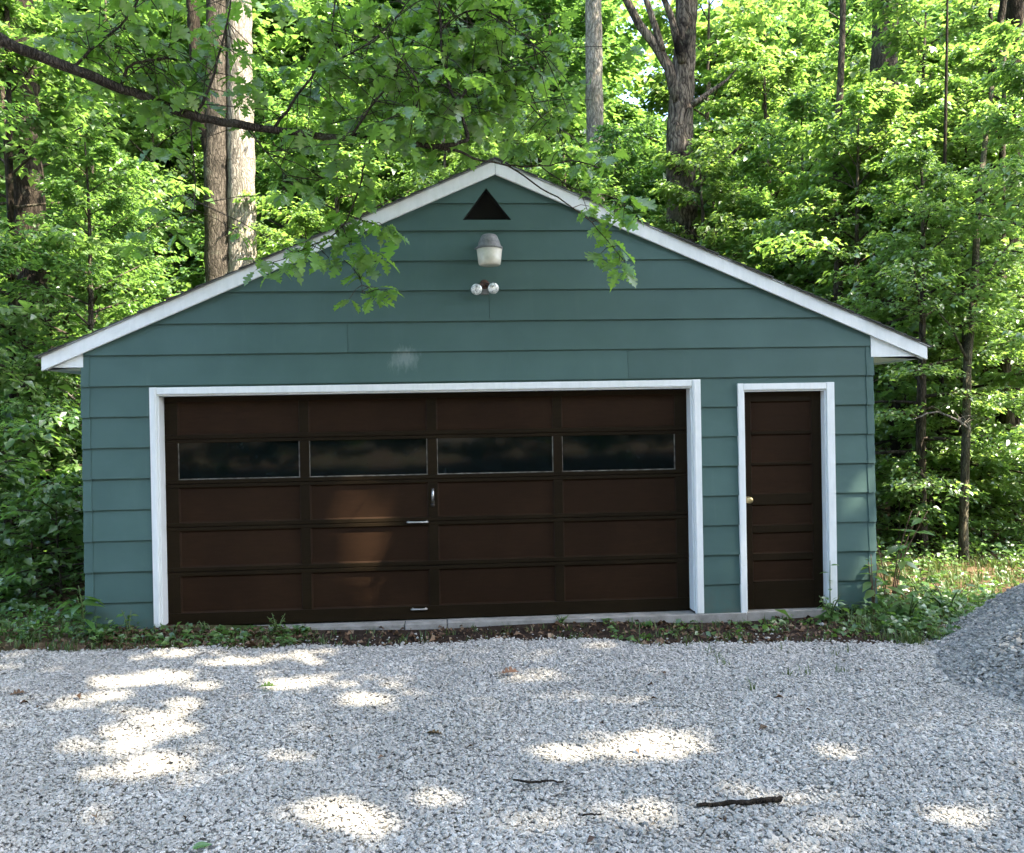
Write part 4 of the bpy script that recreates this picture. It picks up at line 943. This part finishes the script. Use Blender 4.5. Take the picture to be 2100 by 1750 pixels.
# wood behind the viewer, mirrored in the window panes: reads as one dark mass
g2 = np.random.default_rng(8); k = 110; Xr = np.tile(np.linspace(-30, 30, k // 2), 2) + g2.normal(0, .6, k); Yr = np.repeat([-23, -27], k // 2) + g2.normal(0, 1, k)
rear = instancer('rear_wood', crown_ref[:5], np.stack([Xr, Yr, gz(Xr, Yr) - .5], 1), g2.uniform(1.2, 2.0, k), g2.uniform(0, 6.28, k)); rear['label'] = 'wood behind the viewer, mirrored in the panes'

# ------------------------------------------------------------------ the oak limb reaching across the front
OK_ = thing('oak_tree', (-6.2, -2.6, GZ), 'oak at left whose long mossy limb hangs across the gable', 'tree')
mb = MB(); rp = random.Random(3)
mb.tube([(-6.2, -2.6, GZ - .1), (-6.15, -2.6, 2), (-6.1, -2.55, 5), (-6.2, -2.6, 9), (-6.0, -2.5, 12)], [.36, .30, .26, .2, .12], 14, .06, rp).build('trunk', MT['bark_mid'], OK_, True)
def pth(q): return [at(a, b, Y) for a, b, Y, r in q], [r for a, b, Y, r in q]
def smooth_path(pts, rad, k=4, jit=0.0, rp=None):
    pts = np.array(pts); n = len(pts); out = []; ro = []
    for i in range(n - 1):
        p0, p1, p2, p3 = pts[max(i - 1, 0)], pts[i], pts[i + 1], pts[min(i + 2, n - 1)]
        for j in range(k):
            t = j / k
            q = 0.5 * (2 * p1 + (p2 - p0) * t + (2 * p0 - 5 * p1 + 4 * p2 - p3) * t * t + (3 * p1 - p0 - 3 * p2 + p3) * t ** 3)
            if rp: q = q + np.array([rp.uniform(-jit, jit) for _ in range(3)])
            out.append(q); ro.append(rad[i] + (rad[i + 1] - rad[i]) * t)
    out.append(pts[-1]); ro.append(rad[-1]); return out, ro
LIMB = [(-330, -110, -2.5, .10), (-150, -10, -2.3, .075), (0, 82, -2.1, .050), (90, 118, -2.0, .045), (200, 162, -1.9, .043), (300, 200, -1.8, .041), (390, 235, -1.75, .039), (480, 255, -1.7, .037), (580, 268, -1.65, .033), (690, 282, -1.6, .031), (760, 280, -1.55, .029), (850, 297, -1.5, .026), (915, 298, -1.5, .022), (960, 286, -1.5, .018)]
p, r = smooth_path(*pth(LIMB), 4, .008, rp); mb = MB(); mb.tube([(-6.13, -2.57, 4.9)] + p, [.11] + [q * .78 for q in r], 10, .12, rp)
limb = mb.build('limb', MT['bark_limb'], OK_, True)
BR = [  # branches of the limb, (px, py, depth, radius)
    [(960, 286, -1.5, .017), (945, 230, -1.5, .013), (920, 170, -1.55, .011), (905, 90, -1.6, .009), (900, 0, -1.65, .008), (885, -110, -1.7, .006)],
    [(935, 215, -1.5, .010), (960, 180, -1.45, .009), (985, 150, -1.4, .008), (1000, 100, -1.35, .006), (1020, 40, -1.3, .005)],
    [(850, 297, -1.5, .015), (930, 308, -1.4, .011), (985, 330, -1.3, .008), (1040, 340, -1.2, .007), (1110, 385, -1.1, .006), (1175, 425, -1.05, .005), (1225, 470, -1.0, .004), (1280, 535, -1.0, .003)],
    [(1040, 340, -1.2, .007), (1110, 342, -1.2, .006), (1170, 330, -1.2, .005), (1230, 345, -1.2, .004)],
    [(760, 280, -1.55, .010), (745, 350, -1.45, .008), (725, 420, -1.35, .007), (690, 478, -1.3, .006), (620, 512, -1.25, .004), (548, 545, -1.2, .003)],
    [(700, 462, -1.3, .005), (720, 510, -1.25, .004), (735, 560, -1.2, .003), (745, 605, -1.2, .002)],
    [(710, 440, -1.33, .005), (755, 455, -1.3, .004), (800, 475, -1.3, .003)],
    [(400, 236, -1.75, .014), (430, 180, -1.8, .010), (450, 110, -1.85, .008), (470, 20, -1.9, .006), (480, -80, -1.95, .005)],
    [(560, 266, -1.65, .014), (600, 210, -1.6, .011), (650, 140, -1.55, .009), (680, 60, -1.5, .007), (690, -60, -1.5, .005)],
    [(640, 150, -1.55, .008), (720, 110, -1.6, .006), (790, 60, -1.65, .005), (840, 0, -1.7, .004)],
    [(720, 282, -1.6, .012), (760, 220, -1.7, .009), (800, 170, -1.75, .007), (830, 110, -1.8, .005)],
    [(390, 235, -1.75, .006), (395, 300, -1.75, .005), (400, 380, -1.75, .004), (398, 430, -1.75, .003)],
    [(250, 182, -1.85, .012), (260, 140, -1.9, .011), (300, 125, -1.95, .010), (345, 118, -2.0, .008)],
    [(150, 140, -1.95, .012), (200, 90, -2.0, .009), (260, 40, -2.1, .007), (300, -40, -2.2, .005)],
    [(900, 60, -1.6, .006), (980, 20, -1.55, .005), (1060, 60, -1.5, .004), (1120, 120, -1.45, .003)],
    [(1000, 110, -1.35, .006), (1060, 180, -1.3, .005), (1110, 240, -1.25, .004), (1160, 270, -1.2, .003)],
    [(830, 120, -1.8, .005), (860, 180, -1.85, .004), (850, 240, -1.85, .003)], [(500, 255, -1.7, .006), (560, 330, -1.65, .004), (600, 380, -1.6, .003)],
    [(1110, 342, -1.2, .005), (1180, 390, -1.15, .004), (1240, 400, -1.1, .003), (1290, 420, -1.1, .002)],
]
ends = []
for b in BR:
    p, r = smooth_path(*pth(b), 4, .006, rp); MB().tube(p, r, 6).build('branch', MT['bark_limb'], limb, True)
    ends.append(np.array(p))
g = np.random.default_rng(33)
# rosettes of leaves: (where, twig start, how many); near ones become leaf objects
ros = []
hang = {2, 4, 5, 6, 3, 18}
for i, e in enumerate(ends):
    n = len(e)
    for j in range(3 if i in hang else 2, n, 1 if i in hang else 1):
        for _ in range(2 if i in hang else 4):
            c = e[j] + g.normal(0, 1, 3) * (np.array([.09, .10, .07]) if i in hang else np.array([.26, .30, .20]))
            pc = c - CAM; u_ = 1050 + 1752.1 * (pc @ RGT) / (pc @ FWD); v_ = 875 - 1752.1 * (pc @ UPV) / (pc @ FWD)
            if 395 < u_ < 560 and v_ < 440 and (v_ > 255 or g.random() < .5): continue
            if 640 < u_ < 800 and 330 < v_ < 440 and g.random() < .6: continue
            if 900 < u_ < 1090 and v_ > 310: continue
            if g.random() < .22: continue
            rk = 740 - .433 * (u_ - 80) if u_ < 1015 else 335 + .419 * (u_ - 1015)
            if abs(v_ - rk) < 50 and (800 < u_ < 1140) and i in hang: continue
            tt = c[1] / SUN[1]; qq = c - tt * SUN
            if any(((qq[0] - x_) / (a_ + .12)) ** 2 + ((qq[2] - z_) / (b_ + .2)) ** 2 < 1 for x_, z_, a_, b_ in WALLF[:4]): continue
            if i not in hang and i != 11: c[1] += .22
            ros.append((c, e[j], i in hang, int(g.integers(3, 6) if i in hang else g.integers(5, 8))))
twmb = MB(); PN, DN, NN_, LN = [], [], [], []; near_leaves = []
for c, s0, h, nl in ros:
    if np.linalg.norm(c - s0) > .05: twmb.tube([s0, (c + s0) / 2 + np.array([0, 0, .02]), c], [.004, .003, .0025], 4, cap=False)
    a0 = g.uniform(0, 6.28)
    for q in range(nl):
        a = a0 + q * 6.28 / nl + g.normal(0, .3); d = np.array([math.cos(a), math.sin(a), g.normal(-.45, .35)]); nr = np.array([g.normal(0, .4), g.normal(-.15, .4), 1.0]); ln = .125 * math.exp(g.normal(0, .2)) * (1.28 if h else 1.05)
        if h and len(near_leaves) < 290: near_leaves.append((c, d, nr, ln))
        else: PN.append(c); DN.append(d); NN_.append(nr); LN.append(ln)
tw_o = twmb.build('twigs', MT['bark_limb'], limb); tw_o['kind'] = 'stuff'
oak_shapes = [outline_leaf([(t, w_ * g.uniform(.85, 1.15)) for t, w_ in OAK], .25, cu) for cu in (.1, .25, .4)]
oak_me = []
for v, f in oak_shapes:
    me = np_mesh('leaf', v, np.array(f), MT['leaf_oak'], True); oak_me.append(me)
for i, (c, d, nr, ln) in enumerate(near_leaves):
    o = bpy.data.objects.new('leaf', oak_me[i % 3]); C.objects.link(o); o.parent = limb
    mw = Matrix.Translation(Vector(c) - world_of(limb)) @ (rot_of(d, nr).to_4x4()) @ Matrix.Scale(ln, 4)
    o.matrix_local = mw
PN, DN, NN_, LN = np.array(PN), np.array(DN), np.array(NN_), np.array(LN)
gap = lit_gap(PN, .5); PN, DN, NN_, LN = PN[~gap], DN[~gap], NN_[~gap], LN[~gap]
third = np.arange(len(PN)) % 3; Vs, Fs, off = [], [], 0
for q in range(3):
    V, F = stamp(oak_shapes[q], PN[third == q], DN[third == q], NN_[third == q], LN[third == q]); Vs.append(V); Fs.append(F + off); off += len(V)
o = link('foliage', np_mesh('foliage', np.concatenate(Vs), np.concatenate(Fs), MT['leaf_oak'], True), limb); o['kind'] = 'stuff'
# the high crown of the same oak, unseen above the picture, added for shade
k = 80; cc = np.stack([g.uniform(-8.5, -2.6, k), g.uniform(-3.2, 6.5, k)], 1); cz = 1.81 + .53 * (cc[:, 1] + 7.95) + .9 + g.uniform(0, 2.4, k); mb = MB()
for q in range(0, k, 5): mb.tube([(-6.15, -2.55, 6.5 + (q % 4) * .5), ((cc[q, 0] - 6.1) / 2, (cc[q, 1] - 2.5) / 2, cz[q] * .5 + 3.6), (*cc[q], cz[q])], [.06, .035, .01], 5, cap=False)
mb.build('upper_limbs', MT['bark_limb'], OK_, True)
P = (np.column_stack([cc, cz])[:, None] + g.normal(0, 1, (k, 85, 3)) * np.array([.42, .42, .20])).reshape(-1, 3); P = P[~lit_gap(P)]; n_ = len(P); an = g.uniform(0, 6.28, n_)
V, F = leaves_np(P, np.stack([np.cos(an), np.sin(an), g.normal(-.2, .3, n_)], 1), np.stack([g.normal(0, .4, n_), g.normal(0, .4, n_), np.ones(n_)], 1), .15 * np.exp(g.normal(0, .2, n_)), .62)
link('upper_foliage', np_mesh('upper_foliage', V, F, MT['leaf_oak']), OK_)
o = link('crown_limbs', tall[1][0], OK_, True); o.location = (0, 0, 7); o.scale = (.7,) * 3
o = link('crown', tall[1][1], OK_, True); o.location = (0, 0, 7); o.scale = (.7,) * 3

# ------------------------------------------------------------------ weeds, grass, litter
weed_shape = outline_leaf(WEED, .12, .35); weed_me = np_mesh('leaf', weed_shape[0], np.array(weed_shape[1]), MT['leaf_weed'], True)
def weed(name, label, x, y, h, stems, nl, LL, spread, red=False, lean=(0, 0), seed=0):
    rp = random.Random(seed * 17 + 5); z = float(gz(x, y)); t = thing(name, (x, y, z), label, 'plant', 'weeds along the garage')
    cnt = 0
    for s in range(stems):
        a = rp.uniform(0, 6.28); hh = h * rp.uniform(.65, 1.05); dx, dy = math.cos(a) * spread * rp.uniform(.3, 1) + lean[0], math.sin(a) * spread * rp.uniform(.3, 1) + lean[1]
        pts = [np.array([x + dx * .1, y + dy * .1, z - .02]), np.array([x + dx * .35, y + dy * .35, z + hh * .5]), np.array([x + dx, y + dy, z + hh])]
        P2, R2 = smooth_path(pts, [.007, .005, .003], 4); MB().tube(P2, R2, 6).build('stem', MT['redstem' if red else 'stem'], t, True)
        for q in range(nl):
            u = .3 + .7 * (q + rp.random()) / nl; b = P2[min(len(P2) - 1, int(u * (len(P2) - 1)))]; aa = a + q * 2.4 + rp.uniform(-.4, .4)
            d = np.array([math.cos(aa), math.sin(aa), rp.uniform(-.25, .45)]); ln = LL * rp.uniform(.6, 1.15) * (1.1 - .4 * u)
            o = bpy.data.objects.new('leaf', weed_me); C.objects.link(o); o.parent = t
            o.matrix_local = Matrix.Translation(Vector(b) - t.location) @ rot_of(d, (rp.gauss(0, .3), rp.gauss(-.1, .3), 1)).to_4x4() @ Matrix.Scale(ln, 4); cnt += 1
    return t
weed('broadleaf_weed', 'broad-leaved weed with long drooping leaves at the left garage corner', -3.62, -0.18, .50, 3, 5, .24, .16, lean=(-.08, -.02), seed=1)
weed('broadleaf_weed', 'small weed against the lowest teal board left of the door', -3.25, -0.16, .24, 2, 4, .12, .08, seed=2)
weed('weed_clump', 'bushy weed clump at the left part of the garage door sill', -1.95, -0.16, .17, 9, 5, .055, .12, seed=3)
weed('weed_clump', 'small weed clump at the garage door, near the middle', -2.6, -0.13, .10, 6, 4, .05, .10, seed=4)
weed('weed_clump', 'green weed tuft on the sill near the right end of the garage door', 0.62, -0.10, .10, 7, 4, .055, .08, seed=5)
weed('broadleaf_weed', 'dark broad-leaved weed at the foot of the side door', 3.10, -0.28, .26, 8, 5, .13, .16, seed=6)
weed('climbing_weed', 'thin weed climbing the right casing of the side door', 3.18, -0.10, .62, 1, 6, .13, .03, lean=(.0, .02), seed=7)
weed('pokeweed', 'tall leafy pokeweed at the right garage corner', 3.86, 0.10, .95, 6, 8, .22, .34, True, (.12, .1), seed=8)
weed('pokeweed', 'leaning weed with narrow leaves against the right corner boards', 3.60, -0.10, .55, 3, 6, .20, .07, True, seed=9)
weed('broadleaf_weed', 'low spreading weed in front of the right garage corner', 3.72, -0.52, .32, 10, 6, .15, .26, seed=10)
weed('broadleaf_weed', 'bright spreading weed between garage corner and gravel pile', 4.25, -0.25, .34, 11, 6, .15, .34, seed=11)
weed('broadleaf_weed', 'leafy weed on the grass behind the right garage corner', 4.45, 0.55, .45, 8, 6, .17, .3, seed=12)
weed('broadleaf_weed', 'round-leaved weed alone in the sunny dirt patch', 5.05, 0.2, .16, 4, 4, .12, .1, seed=13)

g = np.random.default_rng(77)
def outside(x, y): return ~((x > WL - .06) & (x < WR + .06) & (y > -.04) & (y < DEP + .1))
def cover(name, label, zones, LL, m, W=.7, up=.25):
    Ps = []
    for (x0, x1, y0, y1, nn, hh) in zones:
        c = np.stack([g.uniform(x0, x1, nn // 7), g.uniform(y0, y1, nn // 7)], 1); xy = np.repeat(c, 7, 0) + g.normal(0, .05, (len(c) * 7, 2))
        xy = xy[outside(xy[:, 0], xy[:, 1]) & (xy[:, 1] > edge_y(xy[:, 0]) + .03)]
        Ps.append(np.column_stack([xy, gz(xy[:, 0], xy[:, 1]) + np.abs(g.normal(0, hh, len(xy))) + .012]))
    P = np.concatenate(Ps); k = len(P); a = g.uniform(0, 6.28, k)
    V, F = leaves_np(P, np.stack([np.cos(a), np.sin(a), g.normal(up, .3, k)], 1), np.stack([g.normal(0, .5, k), g.normal(-.2, .5, k), np.ones(k)], 1), LL * np.exp(g.normal(0, .3, k)), W)
    o = link(name, np_mesh(name, V, F, m)); o['kind'] = 'stuff'; o['label'] = label; return o
cover('ground_cover', 'low green ground cover along the wood edge', [(-8, -3.2, -.5, 1.5, 3200, .07), (-9, -3.6, 1.5, 7, 6500, .16), (-3.6, -1.7, -.5, -.05, 420, .018), (3.35, 5.2, -1.2, .6, 2300, .06), (3.6, 6.5, .7, 1.6, 500, .03), (3.7, 10, 1.7, 5, 6000, .13), (4, 16, 5, 10, 5000, .2), (1.0, 3.4, -.9, -.1, 260, .02)], .055, MT['leaf_weed'])
# grass
def grass(name, label, zones):
    Ps, Ls = [], []
    for (x0, x1, y0, y1, nt_, nb_, ln, drv) in zones:
        c = np.stack([g.uniform(x0, x1, nt_), g.uniform(y0, y1, nt_)], 1); xy = np.repeat(c, nb_, 0) + g.normal(0, .022, (nt_ * nb_, 2))
        if not drv: xy = xy[outside(xy[:, 0], xy[:, 1]) & (xy[:, 1] > edge_y(xy[:, 0]) - .05)]
        Ps.append(np.column_stack([xy, gz(xy[:, 0], xy[:, 1]) - .004])); Ls.append(np.full(len(xy), ln))
    P = np.concatenate(Ps); L_ = np.concatenate(Ls) * np.exp(g.normal(0, .3, len(P))); k = len(P); a = g.uniform(0, 6.28, k); ld = np.stack([np.cos(a), np.sin(a), np.zeros(k)], 1); sd = np.stack([-np.sin(a), np.cos(a), np.zeros(k)], 1)
    b = g.uniform(.15, .75, k)[:, None]; L_ = L_[:, None]; w_ = .0042; up = np.array([0, 0, 1.0])
    p1 = P + ld * b * L_ * .25 + up * L_ * .55; p2 = P + ld * b * L_ + up * L_ * (1 - .35 * b)
    V = np.stack([P - sd * w_, P + sd * w_, p1 + sd * w_ * .8, p1 - sd * w_ * .8, p2], 1).reshape(-1, 3); o_ = (np.arange(k) * 5)[:, None]
    F = np.concatenate([o_ + [[0, 1, 2]], o_ + [[0, 2, 3]], o_ + [[3, 2, 4]]], 1).reshape(-1, 3)
    o = link(name, np_mesh(name, V, F, MT['grass'])); o['kind'] = 'stuff'; o['label'] = label
grass('grass', 'thin grass tufts along gravel edge and garage', [(-7, -3.4, -.6, .2, 230, 9, .09, 0), (-3.6, -1.6, -.62, -.06, 190, 8, .05, 0), (-1.6, 1.0, -.7, -.06, 40, 7, .06, 0), (1.0, 3.4, -1.1, -.06, 110, 8, .06, 0), (3.2, 5.6, -1.35, .6, 520, 10, .09, 0), (4.5, 9, .2, 2.2, 500, 9, .12, 0), (1.6, 3.0, -2.2, -1.2, 10, 7, .09, 1), (9, 18, 9.5, 18, 900, 9, .3, 0)])
# dead leaves
Ps = []
for x0, x1, y0, y1, nn in ((-8, -3.4, -.5, 6, 4200), (-1.7, 3.6, -1.0, -.05, 900), (-3.5, -1.7, -.55, -.05, 700), (3.6, 10, -.6, 6, 2800), (-5, 5, -4.8, -.8, 60)):
    xy = np.stack([g.uniform(x0, x1, nn), g.uniform(y0, y1, nn)], 1); ok = outside(xy[:, 0], xy[:, 1])
    if nn > 60: ok &= xy[:, 1] > edge_y(xy[:, 0]) - .03
    xy = xy[ok]; Ps.append(np.column_stack([xy, gz(xy[:, 0], xy[:, 1]) + g.uniform(.008, .03, len(xy)) + (.02 if nn == 60 else 0)]))
P = np.concatenate(Ps); k = len(P); a = g.uniform(0, 6.28, k)
V, F = leaves_np(P, np.stack([np.cos(a), np.sin(a), g.normal(0, .2, k)], 1), np.stack([g.normal(0, .35, k), g.normal(0, .35, k), np.ones(k)], 1), .046 * np.exp(g.normal(0, .35, k)), .6, .25, .25)
o = link('leaf_litter', np_mesh('leaf_litter', V, F, MT['litter'])); o['kind'] = 'stuff'; o['label'] = 'brown dead leaves scattered on the soil'

# ------------------------------------------------------------------ things lying about
def rod(name, label, q, sides=8, m='bark_dark', cat='stick', group=None, zs=.050, parts=()):
    pts = [on(a, b, GZ + zs) for a, b, r in q]; P2, R2 = smooth_path(pts, [r for *_, r in q], 5, .004, random.Random(len(label)))
    o = tag(MB().tube(P2, R2, sides, .1, random.Random(1)).build(name, MT[m], None, True), label, cat, group)
    return o
rod('fallen_stick', 'dark broken stick lying on the gravel at lower right', [(1428, 1652, .008), (1480, 1648, .012), (1530, 1646, .013), (1570, 1640, .014), (1604, 1640, .015)])
rod('fallen_twig', 'thin bent twig on the gravel left of the broken stick', [(1052, 1600, .005), (1085, 1604, .007), (1120, 1602, .006), (1156, 1603, .004)])
rod('fallen_twig', 'small twig on the gravel at the bottom, right of centre', [(1196, 1672, .004), (1215, 1670, .005), (1232, 1671, .003)])
rod('fallen_twig', 'pale twig lying across the sunny dirt right of the garage', [(1850, 1190, .010), (1880, 1188, .012), (1915, 1186, .010)], m='bark_limb')
def fallen_leaf(label, px, py, ln, m, rz, shape):
    p = on(px, py, GZ + .045); me = np_mesh('fallen_leaf', outline_leaf(shape, .5, .15)[0], np.array(outline_leaf(shape, .5, .15)[1]), MT[m], True)
    o = tag(link('fallen_leaf', me), label, 'leaf'); o.location = p; o.rotation_euler = (.2, -.15, rz); o.scale = (ln,) * 3
fallen_leaf('curled brown leaf on the gravel in front of the door centre', 1022, 1383, .16, 'litter', .2, OAK)
fallen_leaf('curled brown leaf on mid gravel below the door centre', 912, 1507, .12, 'litter', 2.8, OAK)
fallen_leaf('dark green leaf on the gravel in front of the left door panel', 528, 1410, .12, 'leaf_oak', .1, OAK)
fallen_leaf('dark leaf on the gravel at the left edge', 14, 1428, .12, 'litter', .6, OAK)
fallen_leaf('fresh green leaf at the bottom edge of the gravel', 388, 1744, .10, 'leaf_bright', .4, WEED)
# pale dead brush
def brush(label, Y, px, py, n, spread, seed):
    rp = random.Random(seed); c = at(px, py, Y); t = thing('dead_branch', tuple(c), label, 'branch')
    main = [at(px - spread, py + 12, Y), at(px - spread * .3, py - 4, Y + .1), at(px + spread * .4, py + 6, Y), at(px + spread, py + 30, Y + .1)]
    P2, R2 = smooth_path(main, [.006, .010, .014, .016], 4, .01, rp); MB().tube(P2, R2, 6).build('stem', MT['bark_pale'], t, True)
    for i in range(n):
        s0 = P2[rp.randrange(2, len(P2))]; d = np.array([rp.uniform(-1, 1), rp.uniform(-.5, .5), rp.uniform(-.6, .8)]) * .25
        MB().tube([s0, s0 + d * .5 + np.array([0, 0, .02]), s0 + d], [.006, .004, .002], 4, cap=False).build('twig', MT['bark_pale'], t, True)
brush('pale dead branch caught in the leaves beside the leaning slender trunk', 2.4, 1930, 850, 14, 60, 1)
brush('pale dead branch against the thick dark trunk below the left eave', 4.0, 120, 800, 9, 45, 2)
